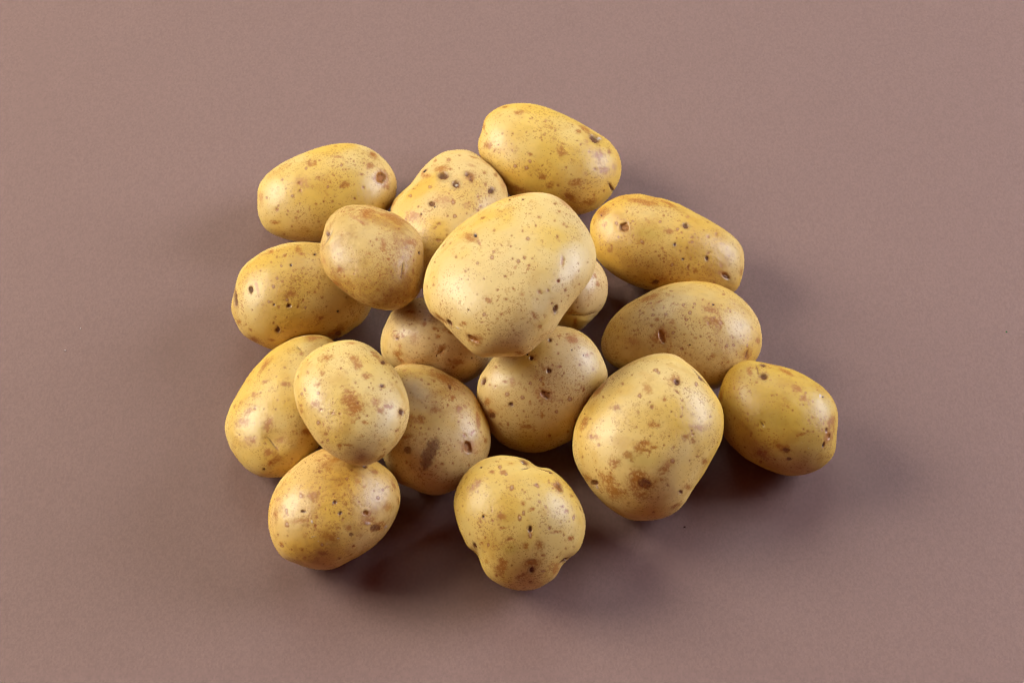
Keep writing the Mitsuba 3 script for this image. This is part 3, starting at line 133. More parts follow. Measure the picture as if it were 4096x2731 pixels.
 'B': [('k', 8.3, 17.2, np.float64(0.66), np.float64(0.46), 0), ('b', 2.3, 18.1, np.float64(1.48), np.float64(0.82), 0), ('b', 1.2, 19.8, np.float64(1.97), np.float64(1.48), 0), ('s', -4.9, 18.2, np.float64(0.92), np.float64(0.92), 0), ('s', -8.5, 17.9, np.float64(0.59), np.float64(0.59), 0), ('k', -2.7, 13.6, np.float64(0.59), np.float64(0.59), 0), ('r', -7.0, 13.8, np.float64(0.52), np.float64(0.52), 0), ('r', -9.5, 8.5, np.float64(0.59), np.float64(0.59), 0), ('s', -1.7, 6.3, np.float64(0.59), np.float64(0.59), 0), ('s', -7.5, 7.0, np.float64(0.49), np.float64(0.49), 0), ('r', -11.5, 5.1, np.float64(0.66), np.float64(0.66), 0), ('e', -21.4, 5.1, np.float64(0.98), np.float64(1.57), 0), ('p', -18.7, 5.8, np.float64(0.82), np.float64(4.59), 8), ('e', -28.8, 2.0, np.float64(0.85), np.float64(3.94), 0), ('s', -12.1, -2.7, np.float64(0.72), np.float64(0.72), 0), ('k', -12.0, -2.8, np.float64(0.46), np.float64(0.46), 0), ('s', -10.1, -4.0, np.float64(0.72), np.float64(0.72), 0), ('e', -5.7, -4.0, np.float64(1.12), np.float64(0.92), 0), ('s', -1.9, -5.1, np.float64(0.72), np.float64(0.72), 0), ('r', 1.2, -5.6, np.float64(0.66), np.float64(0.66), 0), ('r', -6.2, -1.3, np.float64(0.72), np.float64(0.72), 0), ('s', 0.7, -2.6, np.float64(0.72), np.float64(0.72), 0), ('s', 9.2, -2.1, np.float64(0.59), np.float64(0.59), 0), ('k', 15.3, -8.9, np.float64(0.56), np.float64(0.66), 0), ('s', 6.2, 0.6, np.float64(0.72), np.float64(0.72), 0), ('s', 4.5, -8.0, np.float64(0.52), np.float64(0.52), 0), ('s', -11.8, -8.1, np.float64(0.52), np.float64(0.52), 0), ('s', -13.2, -10.7, np.float64(0.72), np.float64(0.72), 0), ('e', -11.8, -14.0, np.float64(1.25), np.float64(1.31), 0), ('s', -8.6, -13.5, np.float64(0.59), np.float64(0.59), 0), ('s', -25.4, -10.1, np.float64(0.59), np.float64(0.59), 0), ('s', -23.6, -12.6, np.float64(0.82), np.float64(0.82), 0), ('b', -28.4, -8.7, np.float64(1.48), np.float64(1.31), 0), ('s', -21.8, -3.9, np.float64(0.46), np.float64(0.46), 0), ('s', -26.3, 0.6, np.float64(0.39), np.float64(0.39), 0), ('b', -14.8, -18.1, np.float64(1.97), np.float64(0.92), 0), ('s', -16.4, 12.6, np.float64(0.52), np.float64(0.52), 0), ('s', 5.1, -13.8, np.float64(0.39), np.float64(0.39), 0), ('s', 19.6, -3.3, np.float64(0.59), np.float64(0.59), 0), ('b', 13.2, -18.1, np.float64(6.56), np.float64(2.95), 25), ('D', 14.5, -18.6, np.float64(1.64), np.float64(1.31), 0), ('s', -11.2, 15.9, np.float64(0.66), np.float64(0.66), 0), ('b', -10.8, 20.8, np.float64(0.98), np.float64(0.98), 0), ('r', -14.2, -1.2, np.float64(0.59), np.float64(0.59), 0), ('b', 7.8, -10.7, np.float64(1.64), np.float64(1.15), 0), ('s', 10.3, -6.3, np.float64(0.46), np.float64(0.46), 0), ('b', -22.8, -17.1, np.float64(3.61), np.float64(1.31), -30), ('b', -4.3, 1.1, np.float64(2.3), np.float64(1.97), 0)],
 'M': [('b', 15.7, 27.6, np.float64(3.63), np.float64(1.71), -15), ('p', 16.1, 27.4, np.float64(2.99), np.float64(1.28), -10), ('w', 12.4, 29.0, np.float64(0.85), np.float64(0.26), 0), ('c', -7.5, -14.7, 4.2, 0.35, -59), ('d', -5.7, -12.9, np.float64(6.4), np.float64(4.69), -40), ('p', -3.7, -13.7, np.float64(2.99), np.float64(2.13), 0), ('b', -7.8, -6.2, np.float64(3.41), np.float64(2.99), 50), ('b', -9.5, -18.6, np.float64(2.56), np.float64(2.13), 0), ('k', -12.3, -25.1, np.float64(0.55), np.float64(0.55), 0), ('s', -12.6, 0.5, np.float64(0.94), np.float64(0.94), 0), ('s', -4.0, -0.7, np.float64(0.6), np.float64(0.6), 0), ('b', 1.1, 9.1, np.float64(2.56), np.float64(1.28), 0), ('s', -20.6, -9.4, np.float64(0.6), np.float64(0.43), 0), ('s', -18.1, -11.1, np.float64(0.43), np.float64(0.43), 0), ('s', -2.7, 3.0, np.float64(0.51), np.float64(0.51), 0), ('s', -9.4, 7.1, np.float64(0.51), np.float64(0.51), 0), ('s', 0.4, 2.2, np.float64(0.34), np.float64(0.34), 0), ('s', -4.0, -23.9, np.float64(0.43), np.float64(0.43), 0), ('b', -7.4, -22.2, np.float64(3.41), np.float64(1.92), 20), ('b', -12.4, 6.9, np.float64(1.28), np.float64(1.28), 0), ('s', -1.9, 8.5, np.float64(0.34), np.float64(0.34), 0), ('b', -6.1, 18.5, np.float64(4.69), np.float64(1.28), 48), ('s', -4.7, 16.2, np.float64(0.43), np.float64(0.43), 0), ('s', -14.6, -11.0, np.float64(0.6), np.float64(0.6), 0), ('b', 10.1, 21.1, np.float64(1.07), np.float64(1.07), 0), ('s', 5.0, 18.7, np.float64(0.43), np.float64(0.43), 0), ('s', -10.4, -14.2, np.float64(0.51), np.float64(0.51), 0), ('s', 9.1, -17.4, np.float64(0.68), np.float64(0.68), 0), ('b', -16.3, -12.3, np.float64(3.41), np.float64(2.56), 0), ('b', -15.5, 0.0, np.float64(3.41), np.float64(1.28), 40), ('s', 2.1, 16.3, np.float64(0.68), np.float64(0.68), 0), ('s', -16.1, 3.1, np.float64(0.3), np.float64(0.3), 0), ('b', -7.1, 11.3, np.float64(2.13), np.float64(0.85), 20), ('s', -3.7, 14.1, np.float64(0.3), np.float64(0.3), 0), ('s', -8.9, -0.0, np.float64(0.43), np.float64(0.43), 0), ('b', -18.6, -4.3, np.float64(2.99), np.float64(2.56), 0), ('s', -9.0, -22.8, np.float64(0.6), np.float64(0.6), 0), ('s', -5.0, -7.7, np.float64(0.34), np.float64(0.34), 0), ('s', 0.4, -2.4, np.float64(0.26), np.float64(0.26), 0), ('s', -1.7, -3.8, np.float64(0.26), np.float64(0.26), 0), ('s', 7.4, -1.4, np.float64(0.26), np.float64(0.26), 0), ('b', 7.7, -12.2, np.float64(2.99), np.float64(1.71), 0), ('s', -21.5, 2.6, np.float64(0.34), np.float64(0.77), 0), ('s', -23.1, -14.1, np.float64(0.3), np.float64(0.3), 0), ('c', 9.5, 23.8, 1.7, 0.35, -53), ('s', -21.8, -21.8, np.float64(0.85), np.float64(0.38), -35), ('s', -24.9, -6.4, np.float64(0.26), np.float64(0.43), 0), ('s', 7.5, 19.3, np.float64(0.34), np.float64(0.34), 0)],
 'N': [('b', -0.5, 1.6, np.float64(3.13), np.float64(4.05), 0), ('b', 1.2, -3.7, np.float64(3.32), np.float64(4.05), 25), ('b', 0.0, -1.0, np.float64(4.79), np.float64(5.53), 0), ('b', 2.5, 17.3, np.float64(2.58), np.float64(1.84), -20), ('b', 4.0, 14.1, np.float64(2.58), np.float64(2.21), -30), ('b', -8.4, 18.7, np.float64(3.13), np.float64(1.66), 0), ('b', -14.6, 0.0, np.float64(2.4), np.float64(2.21), 0), ('p', 10.3, -1.3, np.float64(2.21), np.float64(1.84), 30), ('p', 8.9, -0.8, np.float64(1.11), np.float64(1.47), 0), ('b', 19.4, -6.6, np.float64(2.03), np.float64(1.77), -30), ('e', 19.5, -6.6, np.float64(0.96), np.float64(1.25), 0), ('p', 14.4, 14.4, np.float64(1.47), np.float64(1.18), -20), ('e', 14.5, 14.5, np.float64(0.96), np.float64(0.81), 0), ('s', 10.8, 18.9, np.float64(1.66), np.float64(0.59), -25), ('s', -3.0, 13.5, np.float64(0.66), np.float64(0.52), 0), ('s', -0.4, 19.6, np.float64(0.66), np.float64(0.37), -15), ('s', 2.2, 7.0, np.float64(0.59), np.float64(0.59), 0), ('s', 8.5, 6.4, np.float64(0.44), np.float64(0.44), 0), ('b', 12.9, 4.8, np.float64(1.4), np.float64(0.96), 0), ('e', 12.9, 4.8, np.float64(0.74), np.float64(0.52), -10), ('r', -18.6, 6.3, np.float64(0.44), np.float64(0.74), 0), ('r', -19.9, 4.8, np.float64(0.52), np.float64(0.52), 0), ('r', -13.1, 4.3, np.float64(0.59), np.float64(0.74), 0), ('s', -12.7, -2.4, np.float64(0.59), np.float64(0.59), 0), ('s', -8.4, -4.1, np.float64(0.74), np.float64(0.74), 0), ('s', -5.3, -4.8, np.float64(0.74), np.float64(0.74), 0), ('r', -14.3, -7.6, np.float64(0.74), np.float64(0.74), 0), ('s', -11.8, -12.3, np.float64(0.96), np.float64(0.96), 0), ('s', -13.4, -15.6, np.float64(0.66), np.float64(0.66), 0), ('r', -11.0, -15.0, np.float64(0.52), np.float64(0.52), 0), ('s', 5.6, -6.6, np.float64(0.66), np.float64(0.48), 0), ('s', 8.5, -10.9, np.float64(0.59), np.float64(0.59), 0), ('s', -1.9, -11.4, np.float64(0.44), np.float64(0.44), 0), ('s', 2.4, -1.3, np.float64(0.74), np.float64(0.74), 0), ('s', 11.4, -20.8, np.float64(0.74), np.float64(0.44), 0), ('s', 9.4, -16.9, np.float64(0.44), np.float64(0.44), 0), ('s', 16.9, -13.8, np.float64(1.18), np.float64(0.59), 35), ('s', -6.5, -18.9, np.float64(0.33), np.float64(0.66), 0), ('b', -3.4, -17.5, np.float64(2.58), np.float64(0.52), -12), ('b', -16.7, 13.2, np.float64(1.11), np.float64(0.88), 35), ('p', -15.8, 17.0, np.float64(1.84), np.float64(0.37), 38), ('s', -20.9, 12.1, np.float64(0.33), np.float64(0.81), 0), ('s', -20.7, 0.1, np.float64(0.74), np.float64(0.74), 0), ('b', -20.6, -2.3, np.float64(0.81), np.float64(1.18), 0), ('b', 6.9, 9.4, np.float64(2.21), np.float64(1.66), -30), ('s', 7.2, 10.9, np.float64(0.52), np.float64(0.29), 0), ('b', 14.5, -3.9, np.float64(2.58), np.float64(1.29), 0), ('s', 2.5, 23.4, np.float64(0.66), np.float64(0.37), 0), ('p', 2.0, 23.8, np.float64(2.76), np.float64(0.81), -8), ('s', -5.3, 23.1, np.float64(0.44), np.float64(0.29), 0), ('k', -10.2, 23.8, np.float64(0.26), np.float64(0.26), 0), ('s', 17.7, 7.8, np.float64(0.52), np.float64(0.52), 0), ('b', 4.4, -9.2, np.float64(1.47), np.float64(1.47), 0), ('s', -16.4, 18.5, np.float64(0.44), np.float64(0.44), 0), ('s', -10.8, -5.7, np.float64(0.29), np.float64(0.29), 0), ('s', -8.7, -7.6, np.float64(0.44), np.float64(0.44), 0), ('b', -12.8, 8.0, np.float64(1.11), np.float64(0.74), 30), ('s', -7.5, 1.6, np.float64(0.37), np.float64(0.37), 0), ('s', 2.4, -7.2, np.float64(0.74), np.float64(0.74), 0), ('s', 12.3, 3.3, np.float64(0.52), np.float64(0.29), 0), ('s', 16.1, 2.6, np.float64(0.33), np.float64(0.33), 0), ('s', 7.4, 4.9, np.float64(0.44), np.float64(0.44), 0), ('s', -7.7, -14.0, np.float64(0.44), np.float64(0.44), 0), ('s', 3.2, -19.8, np.float64(0.37), np.float64(0.37), 0), ('s', -1.1, -18.7, np.float64(0.29), np.float64(0.29), 0), ('s', 12.2, -10.9, np.float64(0.37), np.float64(0.37), 0), ('s', 14.7, -13.2, np.float64(0.29), np.float64(0.29), 0), ('s', 13.2, -6.4, np.float64(0.37), np.float64(0.37), 0), ('s', 19.0, 5.8, np.float64(0.52), np.float64(0.52), 0), ('s', 12.9, 7.7, np.float64(0.29), np.float64(0.29), 0), ('s', 14.6, 10.2, np.float64(0.37), np.float64(0.37), 0), ('b', 12.1, 17.1, np.float64(2.21), np.float64(0.74), -40), ('b', 9.6, -23.8, np.float64(2.21), np.float64(0.74), 35), ('b', -6.4, -17.8, np.float64(1.11), np.float64(1.47), 0), ('b', -10.9, 12.3, np.float64(1.11), np.float64(1.11), 0), ('s', 12.8, -17.5, np.float64(0.29), np.float64(0.29), 0), ('b', 11.1, -5.1, np.float64(2.21), np.float64(1.47), 0)],
 'S': [('e', 2.2, 23.8, np.float64(1.66), np.float64(0.71), -25), ('w', 1.4, 24.0, np.float64(0.95), np.float64(0.2), -25), ('s', -9.0, 24.0, np.float64(1.18), np.float64(0.32), -10), ('k', -15.5, 21.6, np.float64(0.55), np.float64(0.35), 20), ('r', -7.8, 21.6, np.float64(0.71), np.float64(0.71), 0), ('s', -3.3, 23.2, np.float64(0.95), np.float64(0.39), 0), ('r', -5.3, 18.7, np.float64(0.63), np.float64(0.63), 0), ('r', -2.9, 13.2, np.float64(0.71), np.float64(1.02), -15), ('k', 7.2, 14.5, np.float64(0.51), np.float64(0.51), 0), ('r', 7.2, 14.2, np.float64(0.87), np.float64(0.71), 0), ('r', 8.4, 7.7, np.float64(0.55), np.float64(0.55), 0), ('r', 1.9, 3.2, np.float64(0.55), np.float64(0.79), 0), ('r', 0.4, 1.0, np.float64(0.71), np.float64(0.95), 0), ('O', 5.2, 4.6, np.float64(1.5), np.float64(0.99), 0), ('s', 5.8, 4.8, np.float64(0.59), np.float64(0.59), 0), ('s', 17.7, 5.8, np.float64(0.79), np.float64(0.79), 0), ('r', 22.2, 1.1, np.float64(0.55), np.float64(0.79), 0), ('s', -16.7, 11.5, np.float64(0.55), np.float64(0.71), 0), ('s', -13.2, 9.9, np.float64(0.47), np.float64(0.47), 0), ('s', -10.9, 3.9, np.float64(0.47), np.float64(0.71), 0), ('k', -14.4, 1.5, np.float64(0.51), np.float64(0.63), 0), ('s', -20.4, 0.3, np.float64(0.35), np.float64(0.71), 0), ('s', -3.4, -7.5, np.float64(1.1), np.float64(0.87), 0), ('e', 4.6, -3.5, np.float64(0.95), np.float64(1.26), 0), ('r', 4.7, -6.2, np.float64(0.71), np.float64(1.1), 0), ('s', 12.4, -2.9, np.float64(0.71), np.float64(0.95), 0), ('s', 18.3, -5.8, np.float64(0.63), np.float64(0.79), 0), ('e', 16.3, 13.5, np.float64(1.02), np.float64(1.77), 28), ('b', 15.7, 14.3, np.float64(2.56), np.float64(1.97), -30), ('s', 21.6, 10.1, np.float64(0.71), np.float64(0.71), 0), ('k', 13.1, 19.7, np.float64(0.87), np.float64(0.43), -30), ('r', -12.2, -9.8, np.float64(0.55), np.float64(0.71), 0), ('s', -19.9, -5.6, np.float64(0.35), np.float64(0.71), 0), ('e', -17.9, -10.3, np.float64(0.63), np.float64(1.18), 20), ('s', -13.6, -12.8, np.float64(0.32), np.float64(0.32), 0), ('b', -6.7, -18.8, np.float64(3.35), np.float64(3.94), 0), ('b', -5.9, -17.3, np.float64(2.36), np.float64(2.36), 0), ('D', 5.3, -16.6, np.float64(1.97), np.float64(1.42), 0), ('b', 5.1, -16.8, np.float64(3.35), np.float64(1.97), 0), ('e', 5.3, -20.0, np.float64(1.1), np.float64(1.1), 0), ('s', 9.8, -13.9, np.float64(1.18), np.float64(0.79), 0), ('b', 8.3, -9.8, np.float64(2.36), np.float64(2.36), 0), ('b', 14.9, -4.6, np.float64(3.15), np.float64(0.71), 5), ('b', 20.9, -7.3, np.float64(1.58), np.float64(1.18), 0), ('s', 19.1, -11.3, np.float64(0.55), np.float64(0.71), 0), ('s', 15.4, -14.6, np.float64(0.55), np.float64(0.55), 0), ('s', -2.7, -18.0, np.float64(0.55), np.float64(0.55), 0), ('e', 18.9, -16.4, np.float64(1.97), np.float64(0.63), 35), ('b', 15.0, -19.5, np.float64(3.15), np.float64(2.76), 40), ('s', 4.8, -24.7, np.float64(1.02), np.float64(0.71), 0), ('r', 10.1, -20.3, np.float64(0.95), np.float64(0.39), 0), ('s', 2.2, -27.4, np.float64(0.55), np.float64(0.32), 0), ('s', -8.8, -22.2, np.float64(0.63), np.float64(0.63), 0), ('O', -13.0, -16.5, np.float64(1.18), np.float64(1.18), 0), ('g', -3.5, -11.4, np.float64(5.52), np.float64(3.55), 0), ('b', -7.2, 1.6, np.float64(2.76), np.float64(1.77), 0), ('d', -17.5, -14.0, np.float64(3.55), np.float64(2.76), -40), ('d', 18.5, -16.6, np.float64(3.55), np.float64(2.36), 40), ('d', 7.4, 22.5, np.float64(3.15), np.float64(1.58), -25), ('s', -16.8, 7.2, np.float64(0.35), np.float64(0.35), 0), ('s', -13.3, 14.3, np.float64(0.28), np.float64(0.28), 0), ('s', -9.2, 15.3, np.float64(0.47), np.float64(0.32), 0), ('b', -6.5, 19.7, np.float64(1.97), np.float64(1.18), 0), ('b', -11.2, 19.6, np.float64(1.58), np.float64(0.95), 0), ('s', -21.6, 17.2, np.float64(0.39), np.float64(0.79), -25), ('s', -23.6, 13.1, np.float64(0.28), np.float64(0.55), -20), ('s', -22.9, 5.8, np.float64(0.28), np.float64(0.55), 0), ('s', -24.9, 4.0, np.float64(0.32), np.float64(0.32), 0), ('s', -5.3, 15.9, np.float64(0.32), np.float64(0.32), 0), ('s', -4.0, 10.6, np.float64(0.39), np.float64(0.39), 0), ('s', 11.6, 0.8, np.float64(0.39), np.float64(0.39), 0), ('s', 14.5, 8.1, np.float64(0.63), np.float64(0.24), 10), ('s', 15.3, 3.4, np.float64(0.35), np.float64(0.35), 0), ('s', -15.6, -2.8, np.float64(0.32), np.float64(0.47), 0), ('s', -14.2, -5.2, np.float64(0.16), np.float64(0.35), 0), ('s', -2.1, 8.1, np.float64(0.16), np.float64(0.16), 0), ('b', 1.9, 6.7, np.float64(1.58), np.float64(1.58), 0), ('b', -5.9, -3.1, np.float64(1.97), np.float64(0.79), 0), ('s', 22.4, -10.5, np.float64(0.47), np.float64(0.47), 0), ('b', 2.7, -10.6, np.float64(1.18), np.float64(1.97), 30), ('b', -17.9, 14.1, np.float64(4.33), np.float64(1.97), 40), ('b', 19.4, 4.0, np.float64(1.18), np.float64(0.79), 0), ('s', 25.2, 4.9, np.float64(0.32), np.float64(1.18), 20), ('w', 19.7, -16.6, np.float64(0.47), np.float64(0.39), 0), ('s', -9.2, -22.2, np.float64(0.55), np.float64(0.55), 0), ('s', 20.9, -7.3, np.float64(0.79), np.float64(1.18), -20), ('c', 2.6, 21.3, 2.4, 0.35, 14), ('c', 11.3, 20.8, 4.2, 0.35, -20), ('s', 13.9, 13.1, np.float64(0.55), np.float64(0.55), 0), ('s', 12.3, 15.4, np.float64(0.32), np.float64(0.32), 0), ('b', 0.8, -22.3, np.float64(2.76), np.float64(0.79), 20)],
 'R': [('s', -0.6, 21.7, np.float64(0.79), np.float64(0.64), 0), ('r', -12.0, 6.4, np.float64(0.72), np.float64(0.93), 0), ('s', -16.7, 9.6, np.float64(0.5), np.float64(0.5), 0), ('p', -21.7, 6.1, np.float64(1.72), np.float64(0.79), 0), ('r', -18.6, 0.9, np.float64(0.54), np.float64(1.07), 0), ('r', -19.0, -4.6, np.float64(0.72), np.float64(0.86), 0), ('e', -11.9, -0.1, np.float64(1.07), np.float64(0.61), -15), ('s', -4.1, 8.8, np.float64(0.57), np.float64(0.57), 0), ('s', -3.7, 15.3, np.float64(0.57), np.float64(0.57), 0), ('O', 0.4, 16.0, np.float64(1.97), np.float64(1.43), 0), ('O', 11.5, 9.7, np.float64(1.29), np.float64(1.07), 0), ('O', 13.7, 6.9, np.float64(0.89), np.float64(0.5), 0), ('r', 7.2, 11.1, np.float64(0.57), np.float64(0.57), 0), ('r', 21.4, 4.8, np.float64(0.57), np.float64(0.57), 0), ('r', 18.9, 1.8, np.float64(0.72), np.float64(0.72), 0), ('e', 1.2, 2.1, np.float64(0.86), np.float64(0.86), 0), ('e', 2.9, -2.6, np.float64(0.72), np.float64(0.72), 0), ('s', 0.6, -2.1, np.float64(0.43), np.float64(0.43), 0), ('s', 1.1, 5.4, np.float64(0.43), np.float64(0.43), 0), ('s', 7.7, -1.2, np.float64(0.57), np.float64(0.36), -30), ('e', 13.1, -3.7, np.float64(0.97), np.float64(0.97), 0), ('w', 13.4, -8.0, np.float64(1.5), np.float64(0.72), -15), ('w', 20.9, -10.2, np.float64(0.93), np.float64(0.64), 45), ('b', 13.9, -7.0, np.float64(4.29), np.float64(2.15), 0), ('b', 18.2, -9.7, np.float64(4.29), np.float64(2.5), 20), ('D', 16.4, -10.2, np.float64(2.15), np.float64(1.43), 0), ('D', 6.3, -11.6, np.float64(0.93), np.float64(0.93), 0), ('b', 5.8, -8.9, np.float64(2.15), np.float64(1.61), 0), ('O', -13.4, -3.7, np.float64(3.22), np.float64(1.43), 0), ('O', -3.5, -11.7, np.float64(3.4), np.float64(1.79), 0), ('b', -1.1, -12.7, np.float64(2.15), np.float64(2.15), 0), ('s', -6.8, -3.0, np.float64(0.72), np.float64(0.72), 0), ('s', -13.5, -18.7, np.float64(0.79), np.float64(0.57), 0), ('r', -5.8, -14.3, np.float64(0.72), np.float64(0.72), 0), ('s', 6.7, -16.4, np.float64(0.64), np.float64(0.47), 0), ('s', -6.2, -22.2, np.float64(0.5), np.float64(0.36), 0), ('s', 0.4, -20.8, np.float64(0.89), np.float64(0.57), 0), ('s', -14.0, -15.4, np.float64(0.64), np.float64(0.64), 0), ('b', -22.6, -12.2, np.float64(1.07), np.float64(1.07), 0), ('r', -22.1, -13.0, np.float64(0.57), np.float64(0.57), 0), ('s', -16.6, -18.3, np.float64(0.43), np.float64(0.43), 0), ('O', 3.6, 19.4, np.float64(2.86), np.float64(1.43), 0), ('s', 5.5, 4.4, np.float64(0.43), np.float64(0.43), 0), ('e', 15.2, 15.1, np.float64(0.93), np.float64(0.64), 0), ('s', 9.5, 14.2, np.float64(0.79), np.float64(0.79), 0), ('O', 22.7, -2.7, np.float64(2.86), np.float64(2.15), 0), ('b', 5.2, -19.9, np.float64(2.15), np.float64(0.43), 25), ('s', -23.2, -8.4, np.float64(0.43), np.float64(0.64), 0), ('b', 14.2, -4.2, np.float64(2.15), np.float64(1.79), 0), ('w', -9.1, -10.7, np.float64(1.43), np.float64(0.18), 10), ('w', -7.2, -12.7, np.float64(0.36), np.float64(0.29), 0), ('w', -3.8, -14.2, np.float64(0.43), np.float64(0.21), 0), ('w', 1.0, -12.6, np.float64(0.86), np.float64(0.18), 0), ('s', -3.3, 19.9, np.float64(0.57), np.float64(0.57), 0), ('s', -8.9, 19.9, np.float64(0.43), np.float64(0.43), 0), ('w', -8.8, -4.6, np.float64(0.5), np.float64(0.86), 0), ('b', -23.3, 0.0, np.float64(1.07), np.float64(2.15), 0), ('s', -2.9, -0.3, np.float64(0.36), np.float64(0.72), 0), ('s', 5.1, 0.9, np.float64(0.43), np.float64(0.43), 0), ('s', 3.7, -5.0, np.float64(0.72), np.float64(0.72), 0), ('s', 6.7, -1.8, np.float64(0.29), np.float64(0.29), 0), ('s', -1.0, -2.0, np.float64(0.29), np.float64(0.29), 0), ('s', 8.6, -12.5, np.float64(0.36), np.float64(0.36), 0), ('s', 0.7, -9.0, np.float64(0.25), np.float64(0.25), 0), ('s', 0.6, -7.0, np.float64(0.29), np.float64(0.29), 0), ('s', -8.1, -8.1, np.float64(0.43), np.float64(0.43), 0), ('b', 25.9, 6.3, np.float64(0.72), np.float64(2.15), 20), ('b', 27.3, -0.3, np.float64(0.5), np.float64(2.15), 0), ('s', -17.9, 6.9, np.float64(0.36), np.float64(0.72), 0), ('b', -5.7, -17.9, np.float64(2.15), np.float64(1.07), 0), ('s', 22.5, 5.5, np.float64(0.72), np.float64(0.29), 25), ('s', 15.0, -0.1, np.float64(0.29), np.float64(0.29), 0), ('s', 17.0, -4.5, np.float64(0.21), np.float64(0.21), 0), ('b', -7.3, 5.6, np.float64(2.86), np.float64(2.15), 0), ('b', 19.0, 12.6, np.float64(2.15), np.float64(1.07), -30), ('s', -19.3, -9.1, np.float64(0.5), np.float64(0.5), 0), ('s', -8.2, 16.7, np.float64(0.21), np.float64(0.21), 0)],
 'E': [('p', -5.2, 16.0, np.float64(4.14), np.float64(0.89), -32), ('s', -3.4, 14.3, np.float64(1.59), np.float64(0.64), -40), ('p', -18.6, 11.0, np.float64(0.96), np.float64(1.59), 0), ('e', -18.9, 11.0, np.float64(0.64), np.float64(0.96), 0), ('c', -18.5, 9.5, 4.2, 0.35, -124), ('b', -1.1, 18.6, np.float64(4.46), np.float64(2.55), 20), ('b', 10.4, 15.6, np.float64(7.01), np.float64(1.91), -28), ('c', 11.9, -6.7, 3.7, 0.35, -102), ('s', 11.2, -9.7, np.float64(0.38), np.float64(0.83), 0), ('k', 19.9, -0.1, np.float64(0.45), np.float64(0.76), 0), ('s', -9.8, 4.0, np.float64(0.51), np.float64(0.51), 0), ('s', -0.7, 6.3, np.float64(0.57), np.float64(0.57), 0), ('s', 2.1, 6.8, np.float64(0.64), np.float64(0.64), 0), ('s', -0.0, 4.4, np.float64(0.51), np.float64(0.51), 0), ('s', -8.7, -7.0, np.float64(0.45), np.float64(0.45), 0), ('s', 2.2, -8.7, np.float64(0.45), np.float64(0.45), 0), ('s', -9.3, -13.5, np.float64(0.51), np.float64(0.38), 0), ('s', -15.4, -5.5, np.float64(0.57), np.float64(0.57), 0), ('s', -12.9, -7.5, np.float64(0.45), np.float64(0.45), 0), ('s', -15.0, 2.0, np.float64(0.38), np.float64(0.38), 0), ('s', 12.0, 10.7, np.float64(0.64), np.float64(0.64), 0), ('s', -12.5, 11.3, np.float64(0.32), np.float64(0.32), 0), ('r', 12.4, -8.2, np.float64(0.51), np.float64(0.51), 0), ('s', -5.5, -19.2, np.float64(0.57), np.float64(0.32), 0), ('s', -12.4, -14.0, np.float64(0.38), np.float64(0.38), 0), ('s', -0.7, -17.1, np.float64(0.38), np.float64(0.38), 0), ('s', 9.1, -18.5, np.float64(0.32), np.float64(0.32), 0), ('s', 12.7, -17.7, np.float64(0.57), np.float64(0.57), 0), ('p', -21.1, -0.6, np.float64(0.89), np.float64(2.39), 15), ('s', -13.8, 3.5, np.float64(0.38), np.float64(0.38), 0), ('s', 1.8, 1.5, np.float64(0.32), np.float64(0.32), 0), ('s', 4.2, 1.6, np.float64(0.51), np.float64(0.51), 0), ('b', 16.3, 4.6, np.float64(2.87), np.float64(1.91), 0), ('b', -14.4, -4.6, np.float64(2.23), np.float64(1.91), 0), ('s', 7.1, 10.2, np.float64(0.38), np.float64(0.38), 0), ('s', 7.9, 10.2, np.float64(0.25), np.float64(0.25), 0), ('s', 9.8, 9.1, np.float64(0.32), np.float64(0.32), 0), ('s', -1.9, -13.7, np.float64(0.38), np.float64(0.38), 0), ('s', -4.5, -14.2, np.float64(0.32), np.float64(0.32), 0), ('s', 7.1, -15.3, np.float64(0.32), np.float64(0.32), 0), ('b', 4.8, 4.8, np.float64(1.27), np.float64(2.87), 0), ('s', -17.8, -3.9, np.float64(0.38), np.float64(0.38), 0), ('s', 13.8, -14.9, np.float64(0.32), np.float64(0.32), 0), ('s', -11.2, 20.0, np.float64(0.64), np.float64(0.32), 20), ('b', -17.1, -10.5, np.float64(1.91), np.float64(0.96), -40)],
